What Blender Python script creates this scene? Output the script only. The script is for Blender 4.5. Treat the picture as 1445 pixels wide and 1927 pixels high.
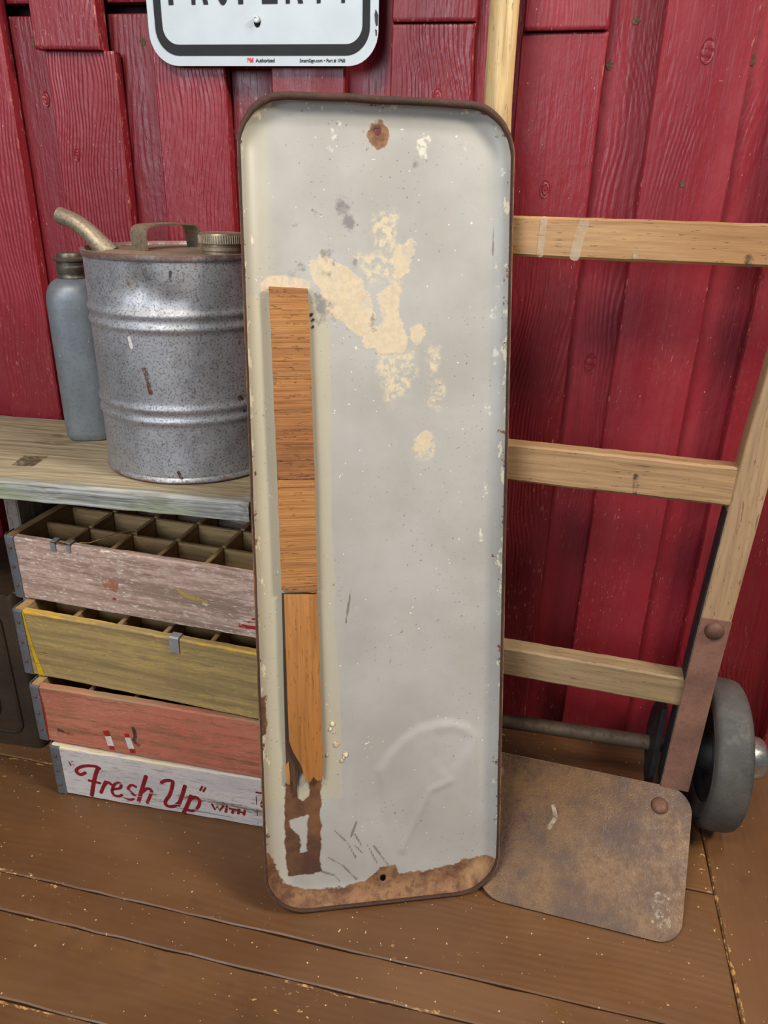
import bpy, bmesh, math, random
import numpy as np
from math import sin, cos, radians, pi, sqrt
from mathutils import Matrix, Vector, noise as mnoise

for o in list(bpy.data.objects):
    bpy.data.objects.remove(o)
scene = bpy.context.scene
col = scene.collection

# ------------------------------------------------------------------ camera
F_PX = 1400.0
TH, PS, RO = radians(23.6), radians(9.1), radians(1.4)
fw = Vector((-sin(PS)*cos(TH), cos(PS)*cos(TH), -sin(TH)))
r0 = Vector((cos(PS), sin(PS), 0)); u0 = r0.cross(fw)
RR = cos(RO)*r0 + sin(RO)*u0
UU = -sin(RO)*r0 + cos(RO)*u0
cd = bpy.data.cameras.new('camera'); cd.sensor_fit = 'HORIZONTAL'; cd.sensor_width = 36.0
cd.lens = F_PX*36.0/1445.0; cd.clip_start = 0.02
cam = bpy.data.objects.new('camera', cd); col.objects.link(cam)
cam.matrix_world = Matrix(((RR.x, UU.x, -fw.x, 0), (RR.y, UU.y, -fw.y, -1.09), (RR.z, UU.z, -fw.z, .883), (0, 0, 0, 1)))
scene.camera = cam

# ------------------------------------------------------------------ light
w = bpy.data.worlds.new('world'); scene.world = w; w.use_nodes = True
w.node_tree.nodes['Background'].inputs[0].default_value = (.80, .86, 1.0, 1)
w.node_tree.nodes['Background'].inputs[1].default_value = .13
def area(name, loc, target, sx, sy, power, colr):
    l = bpy.data.lights.new(name, 'AREA'); l.shape = 'RECTANGLE'; l.size = sx; l.size_y = sy
    l.energy = power; l.color = colr
    o = bpy.data.objects.new(name, l); col.objects.link(o)
    d = Vector(target) - Vector(loc)
    o.matrix_world = Matrix.Translation(loc) @ d.to_track_quat('-Z', 'Y').to_matrix().to_4x4()
    return o
area('ceiling_lamp_right', (1.55, -.90, 2.05), (.05, -.15, .45), .45, .35, 44, (1.0, .91, .78))
area('ceiling_lamp_center', (.62, -.62, 2.30), (.15, -.25, 0), .50, .16, 13, (.95, .97, 1.0))
area('ceiling_lamp_left', (-.62, -1.55, 2.25), (-.40, -.2, .3), .55, .35, 28, (1.0, .93, .83))
area('window_light', (-1.15, -3.0, 1.55), (-.15, 0, .45), 1.7, 1.1, 50, (.76, .87, 1.0))
scene.view_settings.view_transform = 'Standard'
scene.view_settings.look = 'None'
scene.view_settings.gamma = 1.0
scene.view_settings.use_curve_mapping = False
scene.view_settings.exposure = -0.12

# ------------------------------------------------------------------ node helpers
def lin(r, g, b):
    f = lambda c: ((c/255.0)/12.92 if c/255.0 <= .04045 else (((c/255.0)+.055)/1.055)**2.4)
    return (f(r), f(g), f(b), 1.0)

class NT:
    def __init__(s, name):
        s.m = bpy.data.materials.new(name); s.m.use_nodes = True
        s.t = s.m.node_tree; s.n = s.t.nodes
        s.n.clear()
        s.out_ = s.n.new('ShaderNodeOutputMaterial')
        tc = s.n.new('ShaderNodeTexCoord'); s.obj = tc.outputs['Object']; s.gen = tc.outputs['Generated']
        oi = s.n.new('ShaderNodeObjectInfo'); s.rand = oi.outputs['Random']
        s.vec = s.vm('ADD', s.obj, s.vm('MULTIPLY', s.comb(s.rand, s.rand, s.rand), (17.0, 9.0, 5.0)))
    def set(s, sock, v):
        if isinstance(v, bpy.types.NodeSocket): s.t.links.new(v, sock)
        elif v is not None:
            try: sock.default_value = v
            except Exception: sock.default_value = v[:3]
    def comb(s, x, y, z):
        n = s.n.new('ShaderNodeCombineXYZ')
        for i, v in enumerate((x, y, z)): s.set(n.inputs[i], v)
        return n.outputs[0]
    def sep(s, v):
        n = s.n.new('ShaderNodeSeparateXYZ'); s.set(n.inputs[0], v); return n.outputs
    def vm(s, op, a, b):
        n = s.n.new('ShaderNodeVectorMath'); n.operation = op; s.set(n.inputs[0], a); s.set(n.inputs[1], b); return n.outputs[0]
    def ma(s, op, a, b=0.0, c=0.0, clamp=False):
        n = s.n.new('ShaderNodeMath'); n.operation = op; n.use_clamp = clamp
        s.set(n.inputs[0], a); s.set(n.inputs[1], b); s.set(n.inputs[2], c); return n.outputs[0]
    def noise(s, scale=5.0, detail=4.0, rough=.55, vec=None, dist=0.0, sv=None):
        v = vec if vec is not None else s.vec
        if sv is not None: v = s.vm('MULTIPLY', v, sv)
        n = s.n.new('ShaderNodeTexNoise'); s.set(n.inputs['Vector'], v)
        n.inputs['Scale'].default_value = scale; n.inputs['Detail'].default_value = detail
        n.inputs['Roughness'].default_value = rough; n.inputs['Distortion'].default_value = dist
        return n.outputs['Fac']
    def vor(s, scale, vec=None, feature='F1', sv=None, out='Distance'):
        v = vec if vec is not None else s.vec
        if sv is not None: v = s.vm('MULTIPLY', v, sv)
        n = s.n.new('ShaderNodeTexVoronoi'); n.feature = feature; s.set(n.inputs['Vector'], v); n.inputs['Scale'].default_value = scale
        return n.outputs[out]
    def wave(s, scale, dist, detail, vec, dscale=1.0, axis='Y'):
        n = s.n.new('ShaderNodeTexWave'); n.wave_type = 'BANDS'; n.bands_direction = axis
        s.set(n.inputs['Vector'], vec); n.inputs['Scale'].default_value = scale; n.inputs['Distortion'].default_value = dist
        n.inputs['Detail'].default_value = detail; n.inputs['Detail Scale'].default_value = dscale
        return n.outputs['Fac']
    def rr(s, v, a, b, lo=0.0, hi=1.0):
        n = s.n.new('ShaderNodeMapRange'); n.interpolation_type = 'SMOOTHSTEP'; n.clamp = True
        s.set(n.inputs[0], v); s.set(n.inputs[1], a); s.set(n.inputs[2], b); s.set(n.inputs[3], lo); s.set(n.inputs[4], hi)
        return n.outputs[0]
    def mix(s, f, a, b):
        n = s.n.new('ShaderNodeMix'); n.data_type = 'RGBA'
        s.set(n.inputs[0], f); s.set(n.inputs[6], a); s.set(n.inputs[7], b); return n.outputs[2]
    def mulc(s, f, a, b):
        n = s.n.new('ShaderNodeMix'); n.data_type = 'RGBA'; n.blend_type = 'MULTIPLY'
        s.set(n.inputs[0], f); s.set(n.inputs[6], a); s.set(n.inputs[7], b); return n.outputs[2]
    def attr(s, name):
        n = s.n.new('ShaderNodeAttribute'); n.attribute_name = name; return n.outputs['Fac']
    def bump(s, h, strength=.3, dist=.002, normal=None):
        n = s.n.new('ShaderNodeBump'); n.inputs['Strength'].default_value = strength; n.inputs['Distance'].default_value = dist
        s.set(n.inputs['Height'], h)
        if normal is not None: s.set(n.inputs['Normal'], normal)
        return n.outputs[0]
    def done(s, color, rough=.6, metal=0.0, normal=None, spec=None, alpha=None):
        p = s.n.new('ShaderNodeBsdfPrincipled')
        s.set(p.inputs['Base Color'], color); s.set(p.inputs['Roughness'], rough); s.set(p.inputs['Metallic'], metal)
        if normal is not None: s.set(p.inputs['Normal'], normal)
        if spec is not None: s.set(p.inputs['Specular IOR Level'], spec)
        if alpha is not None: s.set(p.inputs['Alpha'], alpha)
        s.t.links.new(p.outputs[0], s.out_.inputs[0]); return s.m

GR = (3.0, 1.0, 1.0)
def grain(k, along=1.6, across=1.0):
    """fine streaks, wide figure and dark pores running along local X"""
    st = k.noise(90, 4, .6, sv=(along*.03, across, across))
    st2 = k.noise(260, 3, .6, sv=(along*.02, across, across))
    bend = k.noise(5, 2, .5, sv=(.5, 1, 1))
    v2 = k.vm('ADD', k.vm('MULTIPLY', k.vec, (.10, 1, 1)), k.vm('MULTIPLY', k.comb(bend, bend, bend), (.0, .10, .10)))
    fig = k.wave(26, 2.2, 2.5, v2, 1.2)
    return st, st2, fig

M = {}
def mat_red():
    k = NT('red_barn_paint'); st, st2, fig = grain(k)
    big = k.noise(3.2, 3, .5, sv=(.5, 1, 1))
    c = k.mix(k.rr(big, .3, .7), lin(118, 23, 31), lin(142, 41, 50))
    c = k.mix(k.ma('MULTIPLY', k.rr(st, .45, .75), .3), c, lin(108, 17, 25))
    patch = k.rr(k.noise(5, 3, .6, sv=(.45, 1, 1)), .50, .68)
    fl = k.rr(k.noise(300, 3, .65, sv=(.22, 1, 1)), .60, .70)
    c = k.mix(k.ma('MULTIPLY', k.ma('MULTIPLY', patch, fl), .6), c, lin(205, 150, 140))
    sp = k.rr(k.noise(420, 2, .5, sv=(.4, 1, 1)), .745, .775)
    c = k.mix(k.ma('MULTIPLY', sp, .8), c, lin(218, 185, 165))
    ed = k.attr('edge')
    ch = k.rr(k.ma('ADD', k.ma('MULTIPLY', ed, .30), k.noise(190, 4, .6, sv=(.3, 1, 1))), .90, .97)
    c = k.mix(k.ma('MULTIPLY', ch, .6), c, lin(196, 130, 112))
    dk = k.rr(k.noise(150, 4, .7, sv=(.05, 1, 1)), .66, .74)
    dkm = k.rr(k.noise(4, 3, .5, sv=(.7, 1, 1)), .45, .6)
    c = k.mix(k.ma('MULTIPLY', k.ma('MULTIPLY', dk, dkm), .6), c, lin(70, 12, 16))
    fine = k.noise(150, 3, .6, sv=(.06, 1, 1))
    lump = k.noise(75, 3, .55, sv=(.6, 1, 1))
    v2 = k.vm('ADD', k.vm('MULTIPLY', k.vec, (.16, 1, 1)), k.vm('MULTIPLY', k.comb(big, big, big), (0, .25, .25)))
    fg = k.wave(48, 3.0, 3, v2, .8)
    figm = k.rr(k.noise(4, 2, .5, sv=(.5, 1, 1)), .42, .62)
    h = k.ma('ADD', k.ma('MULTIPLY', k.ma('MULTIPLY', fg, figm), .35), k.ma('ADD', k.ma('MULTIPLY', fine, .8), k.ma('MULTIPLY', lump, .8)))
    h = k.ma('SUBTRACT', h, k.ma('MULTIPLY', k.ma('MULTIPLY', dk, dkm), .8))
    M['red'] = k.done(c, k.rr(k.noise(30, 3, .6, sv=(.3, 1, 1)), .3, .7, .34, .52), 0, k.bump(h, .6, .0022), .5)
def mat_floor():
    k = NT('brown_floor_paint'); st, st2, fig = grain(k)
    big = k.noise(4, 4, .55, sv=(.5, 1, 1))
    c = k.mix(k.rr(big, .32, .68), lin(94, 62, 36), lin(114, 79, 48))
    c = k.mix(k.ma('MULTIPLY', k.rr(st, .5, .8), .25), c, lin(88, 54, 28))
    c = k.mix(k.ma('MULTIPLY', k.rr(k.noise(9, 3, .6), .62, .74), .35), c, lin(72, 46, 28))
    ed = k.attr('edge')
    em = k.ma('MULTIPLY', k.rr(k.noise(3.0, 2, .5, sv=(1.3, .4, .4)), .42, .58), k.rr(ed, .05, .9))
    ch = k.rr(k.ma('ADD', k.ma('MULTIPLY', em, .38), k.noise(190, 5, .7, sv=(.4, 1, 1))), .88, .96)
    c = k.mix(ch, c, lin(196, 152, 92))
    patch = k.rr(k.noise(4.2, 3, .5), .56, .66)
    chip = k.rr(k.noise(130, 4, .65, sv=(.7, 1, 1)), .63, .66)
    c = k.mix(k.ma('MULTIPLY', patch, chip), c, lin(205, 165, 105))
    sp = k.rr(k.noise(210, 1.5, .5), .742, .762)
    c = k.mix(sp, c, lin(215, 180, 125))
    h = k.ma('ADD', k.ma('MULTIPLY', st, .6), k.ma('ADD', k.ma('MULTIPLY', fig, .25), k.ma('MULTIPLY', k.noise(40, 3, .5), .5)))
    h = k.ma('SUBTRACT', h, k.ma('MULTIPLY', ch, .6))
    M['floor'] = k.done(c, k.rr(k.noise(14, 3, .6), .3, .7, .34, .52), 0, k.bump(h, .35, .002), .5)
def mat_wood(name, dark, mid, light, pore=.6, rough=.55, stain=0.0, bump=.4, gscale=1.0, fig_=.15):
    k = NT(name); st, st2, fig = grain(k, across=gscale)
    c = k.mix(k.rr(k.noise(9, 5, .65, sv=(.3, 1, 1)), .3, .7), lin(*mid), lin(*light))
    c = k.mix(k.ma('MULTIPLY', k.rr(fig, .5, .95), fig_), c, lin(*dark))
    c = k.mix(k.ma('MULTIPLY', k.rr(st, .46, .74), .6), c, lin(*dark))
    c = k.mix(k.ma('MULTIPLY', k.rr(st2, .5, .7), .3), c, lin(*dark))
    po = k.rr(k.noise(420, 2, .6, sv=(.14, 1, 1)), .64, .70)
    c = k.mix(k.ma('MULTIPLY', po, pore), c, lin(dark[0]*.6, dark[1]*.55, dark[2]*.5))
    if stain > 0:
        c = k.mix(k.ma('MULTIPLY', k.rr(k.noise(9, 5, .7, sv=(.6, 1, 1)), .54, .76), stain), c, lin(dark[0]*.5, dark[1]*.5, dark[2]*.55))
    h = k.ma('ADD', k.ma('MULTIPLY', st, .8), k.ma('ADD', k.ma('MULTIPLY', st2, .5), k.ma('MULTIPLY', po, -.6)))
    M[name] = k.done(c, rough, 0, k.bump(h, bump, .0016), .4)
def mat_paintwood(name, wood_d, wood_l, paint, amt, fleck, fleckamt, pale=None, edgecol=None, patchscale=7.0, rough=.7):
    """weathered timber with worn paint"""
    k = NT(name); st, st2, fig = grain(k)
    wc = k.mix(k.rr(st, .32, .68), lin(*wood_l), lin(*wood_d))
    n = k.noise(patchscale, 5, .68, sv=(.4, 1, 1))
    n2 = k.noise(150, 5, .75, sv=(.30, 1, 1))
    wear = k.ma('ADD', k.ma('MULTIPLY', k.ma('SUBTRACT', n, .5), 1.3), k.ma('ADD', k.ma('MULTIPLY', k.ma('SUBTRACT', n2, .5), 1.3), k.ma('MULTIPLY', k.ma('SUBTRACT', .5, st), .9)))
    pm = k.rr(wear, .5-amt-.16, .5-amt+.16)
    pc = lin(*paint)
    if pale: pc = k.mix(k.rr(k.noise(14, 5, .68, sv=(.4, 1, 1)), .38, .64), lin(*paint), lin(*pale))
    c = k.mix(k.ma('MULTIPLY', pm, .9), wc, pc)
    fm = k.rr(k.noise(240, 5, .75, sv=(.30, 1, 1)), .555, .63)
    c = k.mix(k.ma('MULTIPLY', k.ma('MULTIPLY', fm, k.rr(k.noise(12, 4, .65, sv=(.6, 1, 1)), .34, .56)), fleckamt), c, lin(*fleck))
    fd = k.rr(k.noise(300, 4, .7, sv=(.07, 1, 1)), .56, .68)
    c = k.mix(k.ma('MULTIPLY', fd, .5), c, lin(wood_d[0]*.75, wood_d[1]*.7, wood_d[2]*.7))
    cr = k.rr(k.noise(120, 4, .65, sv=(.04, 1, 1)), .64, .72)
    c = k.mix(k.ma('MULTIPLY', cr, .5), c, lin(wood_d[0]*.6, wood_d[1]*.55, wood_d[2]*.55))
    dirt = k.rr(k.noise(260, 3, .7, sv=(.5, 1, 1)), .60, .72)
    c = k.mix(k.ma('MULTIPLY', dirt, .35), c, lin(wood_d[0]*.6, wood_d[1]*.55, wood_d[2]*.55))
    if edgecol:
        up = k.rr(k.sep(k.obj)[1], .02, .04)
        ed = k.ma('ADD', k.ma('MULTIPLY', k.ma('MULTIPLY', k.attr('edge'), up), .42), k.noise(30, 5, .7, sv=(.25, 1, 1)))
        c = k.mix(k.rr(ed, .80, 1.0), c, lin(*edgecol))
    h = k.ma('ADD', k.ma('MULTIPLY', st, .7), k.ma('ADD', k.ma('MULTIPLY', pm, .25), k.ma('MULTIPLY', cr, -.8)))
    M[name] = k.done(c, rough, 0, k.bump(h, .6, .0016), .3)
def mat_rust(name, c0, c1, c2, rough=.65, metal=.15, sc=1.0, pale=None):
    k = NT(name)
    a = k.noise(9*sc, 5, .65); b = k.noise(70*sc, 4, .65); d = k.noise(240*sc, 3, .6)
    c = k.mix(k.rr(a, .32, .68), lin(*c0), lin(*c1))
    c = k.mix(k.ma('MULTIPLY', k.rr(b, .48, .7), .7), c, lin(*c2))
    c = k.mix(k.ma('MULTIPLY', k.rr(d, .55, .75), .45), c, lin(c0[0]*.55, c0[1]*.5, c0[2]*.5))
    if pale:
        pm = k.ma('MULTIPLY', k.rr(k.noise(11*sc, 3, .6), .60, .70), k.rr(b, .5, .62))
        c = k.mix(k.ma('MULTIPLY', pm, .6), c, lin(*pale))
    h = k.ma('ADD', k.ma('MULTIPLY', b, .6), d)
    M[name] = k.done(c, k.rr(b, .3, .7, rough-.12, rough+.12), metal, k.bump(h, .3, .0012))
def mat_metal(name, base, speck, rough=.42, metal=.75, speckamt=.6, rust=None, rustat=None, sc=1.0):
    k = NT(name)
    a = k.noise(6*sc, 4, .6); b = k.noise(260*sc, 3, .65); d = k.noise(36*sc, 4, .65)
    c = k.mix(k.rr(a, .3, .7), lin(base[0]*.86, base[1]*.86, base[2]*.86), lin(*base))
    c = k.mix(k.ma('MULTIPLY', k.rr(b, .50, .64), speckamt), c, lin(*speck))
    c = k.mix(k.ma('MULTIPLY', k.rr(d, .56, .74), .4), c, lin(speck[0]*1.2, speck[1]*1.2, speck[2]*1.2))
    lt = k.rr(k.noise(120*sc, 3, .6, sv=(1, 1, .5)), .70, .74)
    c = k.mix(k.ma('MULTIPLY', lt, .5), c, lin(215, 218, 220))
    mt = metal
    if rust:
        rm = k.rr(k.noise(48*sc, 4, .65, sv=(1, 1, .55)), .685, .72)
        if rustat is not None:
            z = k.sep(k.obj)[2]
            for zz in rustat:
                dd = k.ma('ABSOLUTE', k.ma('SUBTRACT', z, zz))
                rm = k.ma('MAXIMUM', rm, k.rr(k.ma('ADD', k.ma('MULTIPLY', dd, -45.0), d), .12, .45))
        c = k.mix(k.ma('MULTIPLY', rm, .85), c, lin(*rust)); mt = k.rr(rm, 0, 1, metal, .1)
    h = k.ma('ADD', k.ma('MULTIPLY', d, .7), k.ma('MULTIPLY', b, .4))
    M[name] = k.done(c, k.rr(d, .3, .75, rough-.08, rough+.14), mt, k.bump(h, .14, .0012))
def mat_plain(name, c, rough=.5, metal=0.0, var=.12, sc=30):
    k = NT(name); n = k.noise(sc, 4, .6)
    cc = k.mix(k.rr(n, .3, .7), lin(*[v*(1-var) for v in c]), lin(*[min(255, v*(1+var)) for v in c]))
    M[name] = k.done(cc, rough, metal, k.bump(n, .1, .001))
def mat_print(name, c, wear=.5):
    k = NT(name)
    n = k.noise(85, 4, .7, sv=(.22, 1, 1)); f = k.noise(18, 3, .6)
    a = k.rr(k.ma('ADD', k.ma('MULTIPLY', n, .7), k.ma('MULTIPLY', f, .4)), .44 + wear*.14, .47 + wear*.14)
    if wear <= 0: a = 1.0
    cc = k.mix(k.rr(f, .35, .65), lin(*c), lin(*[v*.82 for v in c]))
    M[name] = k.done(cc, .7, 0, None, .3, a)

def mat_smear(name, c, lo, hi, amt=.85, sc=150):
    """thin rubbed paint: soft, eroded coverage"""
    k = NT(name); n = k.noise(sc, 5, .75); f = k.noise(28, 3, .6)
    a = k.ma('MULTIPLY', k.rr(k.ma('ADD', k.ma('MULTIPLY', n, .6), k.ma('MULTIPLY', f, .4)), lo, hi), amt)
    M[name] = k.done(k.mix(k.rr(n, .4, .6), lin(*c), lin(*[v*.88 for v in c])), .7, 0, None, .3, a)

mat_red(); mat_floor()
mat_wood('rail', (118, 82, 48), (160, 118, 74), (182, 142, 96), .6, .5, .3)
mat_wood('rail_mid', (112, 82, 52), (152, 116, 78), (174, 140, 100), .6, .55, .3)
mat_wood('rail_low', (104, 82, 56), (138, 112, 80), (156, 132, 98), .5, .6, .3)
mat_wood('stile', (116, 90, 64), (158, 126, 92), (176, 146, 110), .6, .55, .25)
mat_wood('handle', (110, 84, 50), (176, 140, 88), (206, 176, 124), .5, .45, .25)
mat_wood('bench', (92, 78, 58), (142, 126, 98), (164, 150, 122), .5, .75, .35, .8)
def mat_bench():
    k = NT('weathered_bench'); st, st2, fig = grain(k)
    c = k.mix(k.rr(k.noise(8, 5, .65, sv=(.35, 1, 1)), .32, .68), lin(136, 118, 88), lin(172, 156, 126))
    c = k.mix(k.ma('MULTIPLY', k.rr(fig, .5, .95), .25), c, lin(100, 84, 60))
    c = k.mix(k.ma('MULTIPLY', k.rr(st, .45, .70), .5), c, lin(96, 82, 62))
    c = k.mix(k.ma('MULTIPLY', k.rr(st2, .5, .7), .45), c, lin(200, 188, 162))
    c = k.mix(k.ma('MULTIPLY', k.rr(k.noise(12, 4, .65, sv=(.5, 1, 1)), .60, .70), .5), c, lin(78, 62, 44))
    # silvered, slightly mossy sawn edge
    gr = k.mix(k.rr(k.noise(130, 4, .65, sv=(.03, 1, 1)), .38, .62), lin(172, 174, 170), lin(112, 112, 106))
    gr = k.mix(k.ma('MULTIPLY', k.rr(k.noise(10, 4, .6, sv=(.5, 1, 1)), .46, .62), .6), gr, lin(138, 148, 108))
    z = k.ma('ADD', k.sep(k.obj)[2], k.ma('MULTIPLY', k.ma('SUBTRACT', k.noise(40, 4, .6, sv=(.3, 1, 1)), .5), .006))
    em = k.ma('MAXIMUM', k.rr(z, -.005, -.002, 1.0, 0.0), k.ma('MULTIPLY', k.attr('edge'), .8))
    c = k.mix(em, c, gr)
    h = k.ma('ADD', st, k.ma('MULTIPLY', st2, .6))
    M['bench_top'] = k.done(c, .8, 0, k.bump(h, .9, .0022), .3)
mat_bench()
mat_wood('benchedge', (100, 100, 92), (150, 152, 146), (172, 174, 166), .5, .8, .3, 1.0)
mat_wood('leg', (96, 82, 72), (138, 124, 114), (160, 148, 140), .6, .8, .25, .8)
mat_wood('crate_in', (106, 78, 46), (160, 126, 82), (180, 148, 102), .5, .7, .3, .5)
mat_wood('lath', (116, 68, 28), (158, 102, 46), (176, 120, 58), .15, .6, .3, .8, 1.6)
mat_wood('lathcross', (104, 62, 30), (148, 94, 48), (170, 116, 60), .0, .6, .4, 1.2, 2.2)
mat_wood('lathdark', (34, 24, 18), (62, 44, 28), (84, 60, 36), .5, .7, .3, .6)
mat_paintwood('crate_pink', (142, 118, 102), (180, 152, 134), (208, 180, 166), .50, (238, 226, 216), .8, (190, 160, 146))
mat_paintwood('crate_yellow', (132, 112, 74), (166, 142, 94), (194, 160, 72), .30, (212, 180, 82), .3, (174, 148, 92), (214, 166, 30))
mat_paintwood('crate_salmon', (148, 94, 70), (176, 116, 88), (190, 102, 82), .60, (210, 160, 138), .3, (186, 116, 92), (150, 118, 88))
mat_paintwood('crate_white', (112, 98, 84), (140, 126, 112), (206, 198, 192), .75, (160, 146, 130), .55, (188, 180, 178), (212, 194, 158))
mat_rust('rust_plate', (74, 53, 42), (110, 80, 48), (92, 66, 42), .40, .25, 2.0)
mat_rust('rust_strap', (112, 80, 68), (142, 102, 84), (118, 82, 64), .58, .15, 2.0)
mat_rust('rust_rivet', (84, 58, 46), (112, 76, 58), (96, 64, 48), .65, .15, 4.0)
mat_rust('rust_rim', (52, 34, 26), (74, 48, 36), (88, 56, 38), .85, .0, 1.5)
mat_rust('axle', (84, 68, 54), (104, 86, 68), (70, 54, 42), .62, .2, 1.5)
mat_rust('darkbox', (52, 42, 34), (74, 58, 42), (62, 46, 34), .5, .3, .8)
mat_metal('galv', (188, 188, 190), (104, 92, 84), .50, .6, .75, (108, 68, 46), (.0, .284), 1.6)
mat_metal('galvtop', (168, 150, 126), (110, 88, 66), .5, .55, .6, (130, 92, 60))
mat_metal('zinc', (142, 148, 152), (108, 112, 116), .5, .45, .45, None, None, .8)
mat_metal('zincneck', (112, 104, 92), (72, 62, 52), .42, .65, .5, None)
mat_metal('band', (128, 132, 138), (82, 80, 80), .5, .5, .5, (100, 78, 60), None, 1.5)
mat_metal('hub', (196, 194, 188), (128, 116, 100), .26, .85, .4, None, None, 1.5)
mat_metal('bolt', (190, 188, 184), (110, 106, 100), .35, .8, .3)
mat_rust('rubber', (60, 59, 57), (84, 80, 73), (70, 68, 64), .62, 0, 1.6)
mat_plain('blackiron', (40, 40, 42), .6, .3, .2, 40)
mat_plain('holedark', (16, 10, 9), .9, 0, .1)
mat_plain('nail', (92, 66, 46), .7, .3, .25, 300)
mat_plain('knot', (122, 30, 38), .5, 0, .2, 200)
mat_plain('signwhite', (186, 194, 198), .45, 0, .02, 20)
mat_plain('signblack', (22, 23, 26), .75, 0, .1, 60)
mat_plain('signred', (206, 34, 40), .4, 0, .03)
mat_plain('sheathing', (36, 20, 18), .9, 0, .2)
mat_plain('subfloor', (34, 24, 18), .9, 0, .2)
mat_plain('glue', (208, 186, 150), .7, 0, .12, 120)
mat_plain('alu', (168, 172, 174), .4, .6, .05)
mat_print('print_red', (146, 24, 34), .02)
mat_print('print_solid', (140, 26, 36), 0)
mat_print('print_faint', (186, 120, 122), 1.0)
mat_print('print_black', (70, 50, 48), .5)
mat_smear('mark_red', (170, 38, 34), 0.38, 0.48, 0.90)
mat_smear('mark_white', (226, 214, 206), 0.38, 0.46, 0.95)
mat_smear('scuffed', (200, 186, 164), 0.50, 0.60, 0.80)
mat_smear('rust_streak', (104, 58, 40), .42, .54, .9)
mat_smear('bench_stain', (84, 68, 48), .38, .58, .7)
mat_smear('mark_pale', (222, 204, 176), 0.40, 0.60, 0.55)
mat_smear('mark_orange', (196, 120, 92), 0.42, 0.58, 0.80)
mat_smear('mark_yellow', (206, 178, 88), 0.42, 0.56, 0.75)
mat_smear('mark_dark', (62, 52, 46), 0.42, 0.58, 0.70)
mat_print('paint_yellow', (208, 166, 12), .05)

# ------------------------------------------------------------------ object helpers
WM = {}
def link(name, me, mat=None, parent=None, mtx=None):
    o = bpy.data.objects.new(name, me); col.objects.link(o)
    mtx = mtx if mtx is not None else (WM[parent.name].copy() if parent else Matrix())
    WM[o.name] = mtx
    if parent:
        o.parent = parent; o.matrix_local = WM[parent.name].inverted() @ mtx
    else: o.matrix_world = mtx
    if mat is not None and me is not None and len(me.materials) == 0: me.materials.append(M[mat])
    return o
def tag(o, label=None, cat=None, group=None, kind=None):
    if label: o['label'] = label
    if cat: o['category'] = cat
    if group: o['group'] = group
    if kind: o['kind'] = kind
    return o
def empty(name, mtx): return link(name, None, None, None, mtx)
def T(x, y, z): return Matrix.Translation((x, y, z))
def RZ(a): return Matrix.Rotation(a, 4, 'Z')
def frame(o, x, y, z):
    x, y, z = Vector(x).normalized(), Vector(y).normalized(), Vector(z).normalized()
    return Matrix(((x.x, y.x, z.x, o[0]), (x.y, y.y, z.y, o[1]), (x.z, y.z, z.z, o[2]), (0, 0, 0, 1)))
def from_bm(bm, smooth=False):
    bmesh.ops.recalc_face_normals(bm, faces=bm.faces[:])
    me = bpy.data.meshes.new('mesh'); bm.to_mesh(me); bm.free()
    if smooth:
        for p in me.polygons: p.use_smooth = True
    return me
def from_py(v, f, smooth=False):
    me = bpy.data.meshes.new('mesh'); me.from_pydata([tuple(map(float, p)) for p in v], [], f); me.update()
    bm = bmesh.new(); bm.from_mesh(me); bmesh.ops.recalc_face_normals(bm, faces=bm.faces[:]); bm.to_mesh(me); bm.free()
    if smooth:
        for p in me.polygons: p.use_smooth = True
    return me
def smooth_by_angle(me, deg=35):
    for p in me.polygons: p.use_smooth = True
    try: me.set_sharp_from_angle(angle=radians(deg))
    except Exception: pass
    return me
def rbox(sx, sy, sz, bev=.002, seg=2, c=(0, 0, 0)):
    bm = bmesh.new(); bmesh.ops.create_cube(bm, size=1.0)
    for v in bm.verts: v.co = Vector((v.co.x*sx+c[0], v.co.y*sy+c[1], v.co.z*sz+c[2]))
    if bev > 0: bmesh.ops.bevel(bm, geom=bm.edges[:], offset=bev, segments=seg, profile=.5, affect='EDGES')
    return smooth_by_angle(from_bm(bm), 50)
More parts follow.
